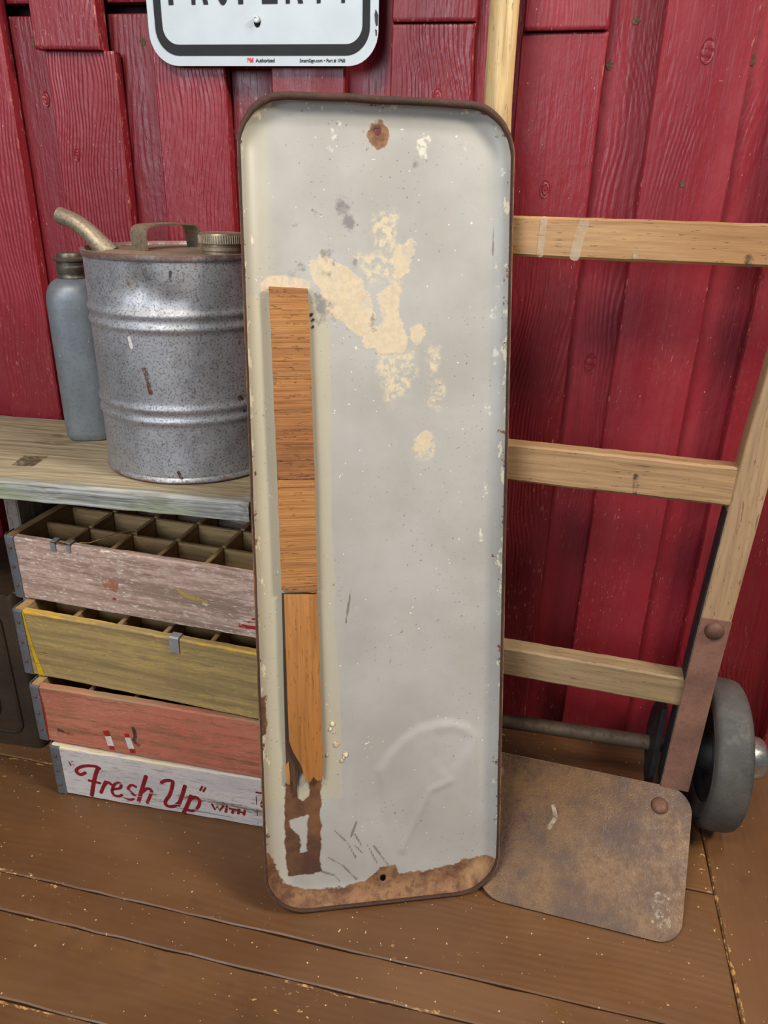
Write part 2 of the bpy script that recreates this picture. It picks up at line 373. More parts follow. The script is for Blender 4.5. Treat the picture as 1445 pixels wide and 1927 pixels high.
def plank(L, W, Th, bev=.0015, n=10, jit=.0006, seed=0, rim=.006, zjit=0.0, slant=(0, 0)):
    """board: length along X, width along Y, thickness along Z, top face z=0; 'edge' attribute marks the arrises"""
    rnd = random.Random(seed); w = W/2
    prof = [(-w, -Th, 1), (-w, -bev, 1), (-w+bev, 0, 1), (-w+min(rim, w*.5), 0, 0), (0, 0, 0), (w-min(rim, w*.5), 0, 0), (w-bev, 0, 1), (w, -bev, 1), (w, -Th, 1)]
    xs = [-L/2, -L/2+bev, -L/2+rim] + [-L/2+rim+(L-2*rim)*i/n for i in range(1, n)] + [L/2-rim, L/2-bev, L/2]
    V, A, Fc = [], [], []
    m = len(prof)
    for i, x in enumerate(xs):
        jl, jr, jz = rnd.uniform(-jit, jit), rnd.uniform(-jit, jit), rnd.uniform(-zjit, zjit)
        end = i in (0, len(xs)-1)
        for (y, z, e) in prof:
            f = abs(y)/w
            yy = y + (jl if y < 0 else jr)*f
            zz = z - (bev*.7 if end and z > -Th*.9 else 0) + (jz if z > -Th*.5 else 0)
            xx = x
            if x > L/2-rim*1.5: xx = x + slant[1]*y
            if x < -L/2+rim*1.5: xx = x + slant[0]*y
            V.append((xx, yy, zz)); A.append(1.0 if (e or i in (0, 1, len(xs)-2, len(xs)-1)) else 0.0)
    for i in range(len(xs)-1):
        for j in range(m):
            a, b = i*m+j, i*m+(j+1) % m
            Fc.append((a, b, b+m, a+m))
    Fc.append(tuple(range(m-1, -1, -1))); Fc.append(tuple((len(xs)-1)*m+j for j in range(m)))
    me = from_py(V, Fc)
    at = me.attributes.new('edge', 'FLOAT', 'POINT'); at.data.foreach_set('value', A)
    return smooth_by_angle(me, 40)
def lathe(prof, n=48, cap=True, ax='Z'):
    V, Fc = [], []
    for (r, z) in prof:
        for i in range(n):
            a = 2*pi*i/n; V.append((r*cos(a), r*sin(a), z))
    k = len(prof)
    for j in range(k-1):
        for i in range(n):
            Fc.append((j*n+i, j*n+(i+1) % n, (j+1)*n+(i+1) % n, (j+1)*n+i))
    if cap:
        Fc.append(tuple(range(n-1, -1, -1))); Fc.append(tuple((k-1)*n+i for i in range(n)))
    if ax == 'X': V = [(z, x, y) for (x, y, z) in V]
    return smooth_by_angle(from_py(V, Fc), 38)
def tube(pts, rad, n=16, cap=True, sq=None):
    """sweep a circle (or rectangle half sizes sq) along a polyline"""
    P = [Vector(p) for p in pts]; V, Fc = [], []
    up = Vector((0, 0, 1))
    t0 = (P[1]-P[0]).normalized()
    if abs(t0.dot(up)) > .95: up = Vector((0, 1, 0))
    nrm = (up - t0*up.dot(t0)).normalized()
    for i, p in enumerate(P):
        t = ((P[min(i+1, len(P)-1)]-P[max(i-1, 0)])).normalized()
        nrm = (nrm - t*nrm.dot(t)).normalized(); bn = t.cross(nrm)
        r = rad[i] if isinstance(rad, (list, tuple)) else rad
        if sq:
            for (a, b) in ((-1, -1), (1, -1), (1, 1), (-1, 1)): V.append(p + nrm*a*sq[0] + bn*b*sq[1])
        else:
            for j in range(n):
                a = 2*pi*j/n; V.append(p + nrm*cos(a)*r + bn*sin(a)*r)
    m = 4 if sq else n
    for i in range(len(P)-1):
        for j in range(m): Fc.append((i*m+j, i*m+(j+1) % m, (i+1)*m+(j+1) % m, (i+1)*m+j))
    if cap: Fc.append(tuple(range(m-1, -1, -1))); Fc.append(tuple((len(P)-1)*m+j for j in range(m)))
    return smooth_by_angle(from_py(V, Fc), 40)
def poly_prism(pts, z0, z1, bev=0.0):
    bm = bmesh.new()
    b = [bm.verts.new((x, y, z0)) for x, y in pts]; t = [bm.verts.new((x, y, z1)) for x, y in pts]
    n = len(pts)
    bm.faces.new(b[::-1]); ft = bm.faces.new(t)
    for i in range(n): bm.faces.new((b[i], b[(i+1) % n], t[(i+1) % n], t[i]))
    if bev > 0: bmesh.ops.bevel(bm, geom=list(ft.edges), offset=bev, segments=2, profile=.5, affect='EDGES')
    return smooth_by_angle(from_bm(bm), 40)
def rrect(x0, y0, x1, y1, r, n=8):
    rs = r if isinstance(r, (list, tuple)) else (r,)*4          # bl br tr tl
    P = []
    for (cx, cy, a0, q) in ((x0+rs[0], y0+rs[0], pi, rs[0]), (x1-rs[1], y0+rs[1], 1.5*pi, rs[1]), (x1-rs[2], y1-rs[2], 0, rs[2]), (x0+rs[3], y1-rs[3], .5*pi, rs[3])):
        for i in range(n+1):
            a = a0 + .5*pi*i/n; P.append((cx+q*cos(a), cy+q*sin(a)))
    return P
def catmull(P, k=6):
    if len(P) < 3: return [Vector(p) for p in P]
    Q = [Vector(p) for p in P]; Q = [2*Q[0]-Q[1]] + Q + [2*Q[-1]-Q[-2]]; R = []
    for i in range(1, len(Q)-2):
        for j in range(k):
            t = j/k; a, b, c, d = Q[i-1], Q[i], Q[i+1], Q[i+2]
            R.append(.5*((2*b)+(c-a)*t+(2*a-5*b+4*c-d)*t*t+(3*b-a-3*c+d)*t**3))
    R.append(Q[-2]); return R
def ribbon(P, wd, z=.0003, th=.0003, smooth=True, cap=True):
    """flat painted stroke in the XY plane"""
    C = catmull(P) if smooth else [Vector(p) for p in P]
    h = wd/2
    Lf, Rt = [], []
    for i, p in enumerate(C):
        t = (C[min(i+1, len(C)-1)]-C[max(i-1, 0)]).normalized(); nn = Vector((-t.y, t.x))
        Lf.append(p+nn*h); Rt.append(p-nn*h)
    V = [(q.x, q.y, z) for q in Lf] + [(q.x, q.y, z) for q in Rt]; n = len(C)
    Fc = [(i, n+i, n+i+1, i+1) for i in range(n-1)]
    if cap and wd > .0015:
        for (idx, sgn) in ((0, -1), (n-1, 1)):
            t = (C[1]-C[0]).normalized() if idx == 0 else (C[-1]-C[-2]).normalized(); nn = Vector((-t.y, t.x)); b0 = len(V)
            for j in range(1, 6):
                a = pi*j/6; q = C[idx] + nn*h*cos(a) + t*sgn*h*sin(a)*.7; V.append((q.x, q.y, z))
            Fc.append(tuple([idx]+list(range(b0, b0+5))+[n+idx]))
    return V, Fc
def merge(parts):
    V, Fc = [], []
    for v, f in parts:
        k = len(V); V += v; Fc += [tuple(i+k for i in q) for q in f]
    return V, Fc
def flat(v, f):
    me = bpy.data.meshes.new('mesh'); me.from_pydata([tuple(p) for p in v], [], f); me.update()
    bm = bmesh.new(); bm.from_mesh(me)
    for fc in bm.faces:
        fc.normal_update()
        if fc.normal.z < 0: fc.normal_flip()
    bm.to_mesh(me); bm.free(); return me
def text_mesh(s, size, sx=1.0, bold=0.0, spacing=1.0):
    cu = bpy.data.curves.new('t', 'FONT'); cu.body = s; cu.size = size; cu.offset = bold; cu.space_character = spacing
    o = bpy.data.objects.new('t', cu); col.objects.link(o)
    dg = bpy.context.evaluated_depsgraph_get(); dg.update()
    me = bpy.data.meshes.new_from_object(o.evaluated_get(dg))
    bpy.data.objects.remove(o)
    for v in me.vertices: v.co.x *= sx
    me.materials.clear(); return me

# ------------------------------------------------------------------ wall
wall = tag(link('wall_back', rbox(2.6, .02, 1.9, 0, 1, (0, .062, .93)), 'sheathing'), 'red painted barn board wall of overlapping vertical boards', kind='structure')
def vboard(xl, xr, z0, z1, yfront, th, seed, slant=(0, 0), jit=.0007):
    me = plank(z1-z0, xr-xl, th, .002, 14, jit, seed, .005, 0, slant)
    mt = frame(((xl+xr)/2, yfront, (z0+z1)/2), (0, 0, 1), (-1, 0, 0), (0, -1, 0))
    return link('board', me, 'red', wall, mt)
ZT = 1.62
rais = [(-1.140, -1.040), (-.975, -.875), (-.812, -.722), (-.661, -.560), (-.504, -.403), (-.340, -.240), (-.180, -.075), (-.017, .087), (.150, .257), (.318, .420), (.483, .586), (.648, .750), (.812, .914)]
for i, (a, b) in enumerate(rais):
    if i == 3:
        vboard(a, b, .003, 1.0435, 0, .02, 10+i, (0, .012)); vboard(a-.008, b-.014, 1.0437, ZT, -.010, .026, 40+i, (.012, 0))
    elif i == 6:
        vboard(a, b, .003, 1.0715, 0, .02, 10+i); vboard(a+.001, b+.001, 1.0730, ZT, -.004, .024, 40+i)
    elif i == 7:
        vboard(a, b, .003, 1.0610, 0, .02, 10+i, (0, -.01)); vboard(a+.001, b-.002, 1.0628, ZT, -.006, .026, 40+i, (-.01, 0))
    else:
        vboard(a, b, .003, ZT, 0, .02, 10+i)
for i in range(len(rais)-1):
    a, b = rais[i][1]-.018, rais[i+1][0]+.018
    if i in (2, 3):
        vboard(a, b, .003, 1.088 + (.002 if i == 3 else 0), .025, .018, 70+i); vboard(a, b, 1.103, ZT, .025, .018, 90+i)
    else: vboard(a, b, .003, ZT, .025, .018, 70+i)
# nail holes and knots in the boards
def disc(r, n, seed, sy=1.0, th=.001):
    rnd = random.Random(seed)
    return poly_prism([(r*cos(2*pi*i/n)*rnd.uniform(.82, 1.12), sy*r*sin(2*pi*i/n)*rnd.uniform(.85, 1.1)) for i in range(n)], -.001, th)
for i, (x, z, y, r, sy, mt) in enumerate([(-.690, 1.058, .0249, .004, 1.6, 'nail'), (-.528, 1.057, .0249, .0045, 1.2, 'nail'), (.120, 1.077, .0249, .0048, 1.0, 'nail'), (.095, 1.03, .0249, .0042, 1.3, 'nail'), (.264, 1.035, .0249, .0042, 1.5, 'nail'), (.202, .895, -.0001, .0035, 1.2, 'nail'), (.366, .252, -.0001, .007, 1.0, 'knot'), (-.590, .795, -.0001, .0042, 1.0, 'knot'), (-.30, .80, -.0001, .004, 1.0, 'knot')]):
    link('nail_head', disc(r, 12, i, sy, .0006 if mt == 'nail' else .0012), mt, wall, frame((x, y, z), (1, 0, 0), (0, 0, 1), (0, -1, 0)))
for i, (x, z, r) in enumerate([(.205, 1.041, .010), (.12, .654, .011), (-.668, .985, .007), (.03, .885, .008), (-.632, .915, .006), (-.118, .99, .008)]):
    link('knot', lathe([(r, -.001), (r*.95, .0010), (r*.75, .0004), (r*.55, .0012), (r*.3, .0006), (r*.12, .0012)], 18), 'red', wall,
         frame((x, .0 if i != 1 else .025, z), (1, 0, 0), (0, 0, 1.35), (0, -1, 0)) @ Matrix.Diagonal((.8, 1.45, 1, 1)))

# ------------------------------------------------------------------ floor
FA = radians(-3.05)
FM = RZ(FA)
floor = tag(link('floor', rbox(3.2, 3.2, .03, 0, 1, (0, -1.0, -.045)), 'subfloor', None, FM), 'worn brown painted plank floor', kind='structure')
seams = [.20, .125, -.075, -.272, -.4718, -.5238, -.625, -.825, -1.025, -1.225, -1.425, -1.625]
for i in range(len(seams)-1):
    y1, y0 = seams[i]-.0009, seams[i+1]+.0009
    link('floorboard', plank(1.96, y1-y0, .026, .0016, 60, .0010, 200+i, .010), 'floor', floor, FM @ T(.3612-.0012-.98, (y0+y1)/2, 0))
for i, (x0, x1) in enumerate([(.3622, .566), (.5675, .77), (.7715, .975)]):
    link('floorboard', plank(1.9, x1-x0, .026, .0022, 60, .0010, 260+i, .010), 'floor', floor, FM @ T((x0+x1)/2, -.75, 0) @ RZ(pi/2))

# ------------------------------------------------------------------ bench with can and bottle
BZ = .52
bench = tag(empty('bench', T(-.66, -.14, 0)), 'weathered grey plank bench against the red wall, holding the metal cans', 'bench')
BA = radians(0.0)
BM_ = T(-.302, -.1425, BZ) @ RZ(BA) @ T(-.41, 0, 0)
link('bench_top', plank(.82, .266, .027, .004, 30, .0012, 5, .014, .0004), 'bench_top', bench, BM_)
link('leg', plank(.4905, .165, .0205, .002, 12, .0006, 6), 'leg', bench, frame((-.6912, -.104, .2465), (0, 0, 1), (0, 1, 0), (1, 0, 0)))
link('leg', plank(.4905, .048, .0205, .002, 12, .0006, 7), 'leg', bench, frame((-.306, -.030, .2465), (0, 0, 1), (0, 1, 0), (1, 0, 0)))
link('leg', plank(.4905, .165, .0205, .002, 12, .0006, 8), 'leg', bench, frame((-1.06, -.104, .2465), (0, 0, 1), (0, 1, 0), (1, 0, 0)))

link('stain', flat([(-.659, -.226, .0008), (-.629, -.221, .0008), (-.633, -.177, .0008), (-.667, -.185, .0008)], [(0, 1, 2, 3)]), 'bench_stain', bench, T(0, 0, BZ))
# gas can
CX_, CY_, CR, CH = -.432, -.1250, .1205, .284
can = tag(empty('gas_can', T(CX_, CY_, BZ+.0005)), 'large dented galvanized fuel can with curved spout on the bench', 'fuel can')
def can_body():
    n = 120; prof = []
    def add(r, z): prof.append((r, z))
    add(CR-.006, .0); add(CR-.001, .0005); add(CR+.0012, .003); add(CR+.0008, .006); add(CR-.0015, .0085)
    ribs = (.083, .099, .199, .215)
    z = .012
    while z < CH-.010:
        b = sum(.0027*math.exp(-((z-q)/.0042)**2) for q in ribs); add(CR-.001+b, z); z += .0022
    add(CR-.001, CH-.008); add(CR+.0012, CH-.006); add(CR+.0022, CH-.003); add(CR+.0018, CH); add(CR-.0015, CH+.0006); add(CR-.003, CH-.002); add(CR-.004, CH-.004)
    V, Fc = [], []
    for (r, z) in prof:
        for i in range(n):
            a = 2*pi*i/n; rr = r
            for (a0, z0, wa, wz, d) in ((-1.60, .246, .20, .024, .0095), (-1.28, .232, .16, .015, .0060), (-2.2, .15, .25, .02, .002), (-1.3, .06, .3, .03, .002), (-1.75, .255, .10, .02, -.003)):
                da = (a-a0+pi) % (2*pi)-pi
                if CH-.007 > z > .012: rr -= d*math.exp(-(da/wa)**2-((z-z0)/wz)**2)
            V.append((rr*cos(a), rr*sin(a), z))
    k = len(prof)
    for j in range(k-1):
        for i in range(n): Fc.append((j*n+i, j*n+(i+1) % n, (j+1)*n+(i+1) % n, (j+1)*n+i))
    Fc.append(tuple(range(n-1, -1, -1)))
    return smooth_by_angle(from_py(V, Fc), 45)
link('can_body', can_body(), 'galv', can)
def can_mark(a_deg, z, pts, wd, mt):
    v, f = ribbon(pts, wd, 0.0); a0 = radians(a_deg); V = []
    for (x, y, _) in v:
        a = a0 + x/CR; V.append(((CR-.0006)*cos(a), (CR-.0006)*sin(a), z+y))
    link('rust_mark' if mt != 'mark_white' else 'scratch', from_py(V, f), mt, can)
can_mark(-92, .135, [(-.002, .016), (.001, .008), (.002, -.002), (.004, -.014)], .006, 'rust_streak')
can_mark(-36, .104, [(.000, .006), (.004, -.001), (.002, -.006)], .007, 'rust_streak')
can_mark(-33, .088, [(0, .003), (.002, -.003)], .005, 'mark_dark')
can_mark(-100, .182, [(-.001, .006), (.001, -.006)], .005, 'mark_white')
can_mark(-97, .170, [(0, 0), (.034, .000)], .0012, 'mark_dark')
can_mark(-78, .012, [(0, .006), (.004, -.004)], .004, 'rust_streak')
can_mark(-88, .258, [(0, .012), (.004, .0), (.005, -.010)], .002, 'mark_dark')
can_mark(-72, .262, [(0, .005), (-.001, -.006)], .003, 'mark_dark')
tp = [(CR-.0035, CH-.0045), (CR*.8, CH-.004), (CR*.75, CH-.002), (CR*.5, CH-.001), (CR*.2, CH), (.0008, CH)]
link('can_top', lathe(tp, 64), 'galvtop', can)
sp = catmull([(-.080, -.03, CH-.010), (-.096, -.029, CH+.004), (-.110, -.027, CH+.017), (-.129, -.025, CH+.029), (-.150, -.023, CH+.036)], 6)
spo = link('spout', tube([tuple(p) for p in sp], [.0135-.0030*min(1, i/18) for i in range(len(sp))], 18), 'galvtop', can)
def hpt(f, z): return (-.030+.038*f, -.050+.076*f, CH+z)
hp = [hpt(0, -.003), hpt(0, .019), hpt(.05, .026), hpt(.17, .0285), hpt(.5, .0292), hpt(.83, .0285), hpt(.95, .026), hpt(1, .019), hpt(1.04, -.003)]
def strap(P, wdir, hw, th):
    V, Fc = [], []; wd = Vector(wdir).normalized()*hw
    C = [Vector(p) for p in P]
    for i, p in enumerate(C):
        t = (C[min(i+1, len(C)-1)]-C[max(0, i-1)]).normalized(); nn = t.cross(wd).normalized()*th/2
        V += [p-wd-nn, p+wd-nn, p+wd+nn, p-wd+nn]
    for i in range(len(C)-1):
        for j in range(4): Fc.append((4*i+j, 4*i+(j+1) % 4, 4*i+4+(j+1) % 4, 4*i+4+j))
    Fc += [(3, 2, 1, 0), tuple(4*(len(C)-1)+j for j in range(4))]
    return smooth_by_angle(from_py(V, Fc), 30)
hpp = [tuple(p) for p in catmull(hp, 4)]
link('carry_handle', strap(hpp, (.89, -.45, 0), .0150, .0022), 'galvtop', can)
cp = []
capz = CH-.003
cp = [(.0245, capz), (.0245, capz+.004), (.0265, capz+.005), (.0265, capz+.0085), (.0250, capz+.0095), (.0250, capz+.012), (.0280, capz+.013), (.0280, capz+.0235), (.0268, capz+.0252), (.0225, capz+.0255), (.021, capz+.0245), (.001, capz+.0245)]
capo = link('cap', lathe(cp, 40), 'galvtop', can, T(CX_+.070, CY_-.030, BZ+.0005))
def knurl():
    ps = []
    for i in range(60):
        a = 2*pi*i/60; bm = rbox(.0012, .0012, .009, 0, 1, (.0282*cos(a), .0282*sin(a), capz+.0182)); ps.append(([v.co.copy() for v in bm.vertices], [tuple(p.vertices) for p in bm.polygons])); bpy.data.meshes.remove(bm)
    v, f = merge(ps); return from_py(v, f)
link('knurling', knurl(), 'galvtop', capo)

# slim zinc bottle
bot = tag(empty('metal_bottle', T(-.6225, -.072, BZ+.0005)), 'slim blue-grey zinc bottle with round neck behind the fuel can', 'bottle')
def bottle_body():
    prof = [(.030, 0), (.034, .001), (.0365, .006), (.037, .012), (.0372, .19), (.0372, .205), (.0362, .214), (.0335, .222), (.029, .228), (.023, .232), (.0185, .234)]
    n = 56; V, Fc = [], []
    for (r, z) in prof:
        e = 3.0 if z < .2 else 3.0-1.0*min(1, (z-.2)/.03)
        for i in range(n):
            a = 2*pi*i/n + .35; q = (abs(cos(a-.35))**e+abs(sin(a-.35))**e)**(-1/e)
            V.append((r*q*cos(a), r*q*sin(a), z))
    k = len(prof)
    for j in range(k-1):
        for i in range(n): Fc.append((j*n+i, j*n+(i+1) % n, (j+1)*n+(i+1) % n, (j+1)*n+i))
    Fc += [tuple(range(n-1, -1, -1)), tuple((k-1)*n+i for i in range(n))]
    return smooth_by_angle(from_py(V, Fc), 45)
link('bottle_body', bottle_body(), 'zinc', bot)
nk = link('neck', lathe([(.0195, .231), (.0200, .2345), (.0182, .2365), (.0178, .240), (.0196, .243), (.0196, .249), (.0180, .251), (.0180, .256), (.0222, .2575), (.0226, .2605), (.0205, .262), (.0178, .2622)], 36), 'zincneck', bot)
link('cap', lathe([(.0165, .2618), (.0165, .2665), (.0155, .2678), (.0120, .2672), (.001, .2668)], 32), 'zincneck', nk)

# ------------------------------------------------------------------ crates
def crate(name_lbl, corner, yaw, z0, H, L, D, wood, dividers=True, clipx=None, bandw=.0165, front_extra=None, seed=0, fbow=0.0, inset_top=0.0):
    """corner = front-left bottom outer corner on plan"""
    base = T(corner[0], corner[1], z0) @ RZ(yaw)
    t = tag(empty('bottle_crate', base), name_lbl, 'crate', 'wooden bottle crates stacked under the bench')
    H = H - .0012
    tf, te = .0105, .0165
    # front and back side panels (run between the outside faces of the ends)
    for k, (yy, nz) in enumerate(((0, -1), (D, 1))):
        me = plank(L-2*bandw*.55, H-.001, tf, .0022, 26, .0006, seed+k, .010)
        mt = base @ frame((L/2, yy, H/2), (-nz*1.0, 0, 0), (0, 0, 1), (0, nz, 0)) if nz == 1 else base @ frame((L/2, yy, H/2), (1, 0, 0), (0, 0, 1), (0, -1, 0))
        o = link('side_panel', me, wood, t, mt)
        if k == 0: fp, fm = o, mt
    for k, xx in enumerate((0, L)):
        me = plank(D-.003, H+.0005, te, .003, 14, .0006, seed+5+k, .008)
        mt = base @ (frame((xx, D/2, H/2), (0, -1, 0), (0, 0, 1), (-1, 0, 0)) if k == 0 else frame((xx, D/2, H/2), (0, 1, 0), (0, 0, 1), (1, 0, 0)))
        link('end_panel', me, 'crate_in' if wood != 'crate_white' else wood, t, mt)
    for k in range(3):
        yy = D*(k+.5)/3
        link('bottom_slat', plank(L-2*te-.002, D/3-.008, .007, .001, 4, .0003, seed+9+k), 'crate_in', t, base @ T(L/2, yy, .0085))
    if dividers:
        nx, ny = 6, 3
        gx = (L-2*te)/nx; gy = (D-2*tf)/ny
        for j in range(1, ny):
            link('long_divider', plank(L-2*te-.001, H*.78, .006, .0012, 20, .0005, seed+20+j, .004), 'crate_in', t, base @ frame((L/2, tf+gy*j-.003, H*.52), (1, 0, 0), (0, 0, 1), (0, -1, 0)))
        for i in range(1, nx):
            for j in range(ny):
                link('cross_divider', plank(gy-.0075, H*.80, .006, .0012, 4, .0003, seed+30+i*3+j, .004), 'crate_in', t, base @ frame((te+gx*i+.003, tf+gy*(j+.5), H*.53), (0, 1, 0), (0, 0, 1), (1, 0, 0)))
    # metal corner bands: wrap the front and back corners of each end
    for xx, sx in ((0, 1), (L, -1)):
        for yy, sy in ((0, 1), (D, -1)):
            th = .0013; o = .0008
            P = [(bandw, -o), (.0055, -o), (.0022, .0002), (.0002, .0028), (-o, .0065), (-o, .022)]
            V, Fc = [], []; zz = [.002, .0035, H*.25, H*.5, H*.75, H-.004, H-.0015, H+.0006]
            rnd = random.Random(seed+int(xx*100)+int(yy*100))
            for zi, z in enumerate(zz):
                dent = rnd.uniform(0, .0007)
                for q in (0, 1):
                    for (px, py) in P:
                        nx_, ny_ = (px-.012), (py-.012); l = sqrt(nx_**2+ny_**2)
                        ox, oy = (px+nx_/l*th*q, py+ny_/l*th*q) if q else (px, py)
                        inn = .004 if zi == len(zz)-1 else 0
                        V.append((xx+sx*(ox+inn*.3), yy+sy*(oy+dent+inn*.3), z))
            m = len(P)*2; order = list(range(len(P))) + list(range(2*len(P)-1, len(P)-1, -1))
            for zi in range(len(zz)-1):
                for j in range(m):
                    a, b = order[j], order[(j+1) % m]; Fc.append((zi*m+a, zi*m+b, (zi+1)*m+b, (zi+1)*m+a))
            Fc.append(tuple(order)); Fc.append(tuple((len(zz)-1)*m+j for j in reversed(order)))
            b = link('metal_band', smooth_by_angle(from_py(V, Fc), 40), 'band', t, base)
            if sy == 1:
                for hh in (.22, .52, .82):
                    link('nail_head', lathe([(.0026, 0), (.0026, .0006), (.0018, .0014), (.0004, .0016)], 12), 'nail', b, base @ frame((xx+sx*.0095, yy-.0021, H*hh), (1, 0, 0), (0, 0, 1), (0, -1, 0)))
    return t, base, H, fp, fm
def clip(t, base, H, x, w_=.012, drop=.016, tilt=0.0, mat='alu'):
    P = [(x, .0125, H-.012), (x, .0125, H+.0010), (x, .0105, H+.0022), (x, 0, H+.0022), (x, -.0018, H+.0008), (x, -.0018, H-drop)]
    link('metal_clip', strap(P, (1, 0, tilt), w_/2, .0012), mat, t, base)
def marks(parent, base, items, seed=0):
    """painted leftovers on the front face: (points, width, material)"""
    for pts, wd, mt in items:
        v, f = ribbon(pts, wd, .0005, cap=False); link('paint_mark', flat(v, f), mt, parent, base @ frame((0, -.0001, 0), (1, 0, 0), (0, 0, 1), (0, -1, 0)))

yaw1, yaw2, yaw3, yaw4 = radians(-5.6), radians(-5.5), radians(-2.4), radians(-1.2)
c4 = crate('white painted crate with red Fresh Up lettering at the bottom of the stack', (-.635, -.2918), yaw4, .0010, .0950, .47, .215, 'crate_white', seed=400)
c3 = crate('faded salmon red crate between the yellow and the white crates', (-.6545, -.284), yaw3, .0965, .1030, .47, .215, 'crate_salmon', seed=300)
c2 = crate('worn yellow crate second from the top of the stack', (-.6755, -.2605), yaw2, .2000, .1125, .47, .205, 'crate_yellow', seed=200)
c1 = crate('pinkish weathered crate with open bottle dividers on top of the stack', (-.6885, -.2310), yaw1, .3130, .1030, .47, .205, 'crate_pink', seed=100)
clip(c1[0], c1[1], c1[2], .108, .006, .010, .05); clip(c1[0], c1[1], c1[2], .083, .0075, .012, -.1)
clip(c2[0], c2[1], c2[2], .262, .014, .022)
tape = strap([(.080, -.0008, c1[2]+.0015), (.112, -.0008, c1[2]+.0015)], (0, 1, 0), .002, .001)
link('metal_clip', tape, 'nail', c1[0], c1[1])
clipb = strap([(.168, .073, c1[2]-.012), (.168, .073, c1[2]-.001), (.160, .066, c1[2]+.001), (.150, .050, c1[2]+.001), (.128, .018, c1[2]-.002), (.120, .010, c1[2]+.001)], (.6, -.5, .3), .004, .001)
link('bent_strip', clipb, 'crate_in', c1[0], c1[1])
marks(c1[0], c1[1], [([(.154, .047), (.166, .049), (.178, .045)], .018, 'mark_orange'), ([(.272, .060), (.285, .052), (.300, .049), (.318, .047)], .006, 'mark_yellow'),
                     ([(.362, .019), (.376, .0185), (.392, .0195)], .0055, 'mark_red'), ([(.396, .0195), (.416, .0185)], .005, 'mark_red'), ([(.382, .032), (.392, .035)], .003, 'mark_red'), ([(.118, .090), (.122, .089)], .003, 'mark_red'), ([(.168, .027), (.173, .026)], .003, 'mark_red'), ([(.375, .026), (.379, .027)], .002, 'mark_red')])
yp = [(.0175, .110), (.0200, .110), (.0225, .080), (.0270, .045), (.0365, .002), (.0262, .002), (.0215, .045), (.0180, .085)]
link('paint_mark', flat([(x, y, .0005) for x, y in yp], [tuple(range(len(yp)))]), 'paint_yellow', c2[0], c2[1] @ frame((0, -.0001, 0), (1, 0, 0), (0, 0, 1), (0, -1, 0)))
marks(c3[0], c3[1], [([(.117, .040), (.1195, .030)], .010, 'mark_red'), ([(.1195, .031), (.1225, .012)], .0105, 'mark_white'), ([(.1225, .013), (.1234, .0055)], .0085, 'mark_red'), ([(.151, .041), (.152, .034)], .008, 'mark_red'), ([(.152, .034), (.156, .013)], .010, 'mark_white'), ([(.1565, .014), (.1575, .0058)], .009, 'mark_red'),
                     ([(.163, .056), (.165, .040), (.162, .028), (.170, .022)], .006, 'mark_dark'), ([(.035, .026), (.050, .023), (.064, .022)], .005, 'mark_dark'), ([(.0155, .099), (.0185, .06), (.0165, .005)], .0028, 'mark_red')])
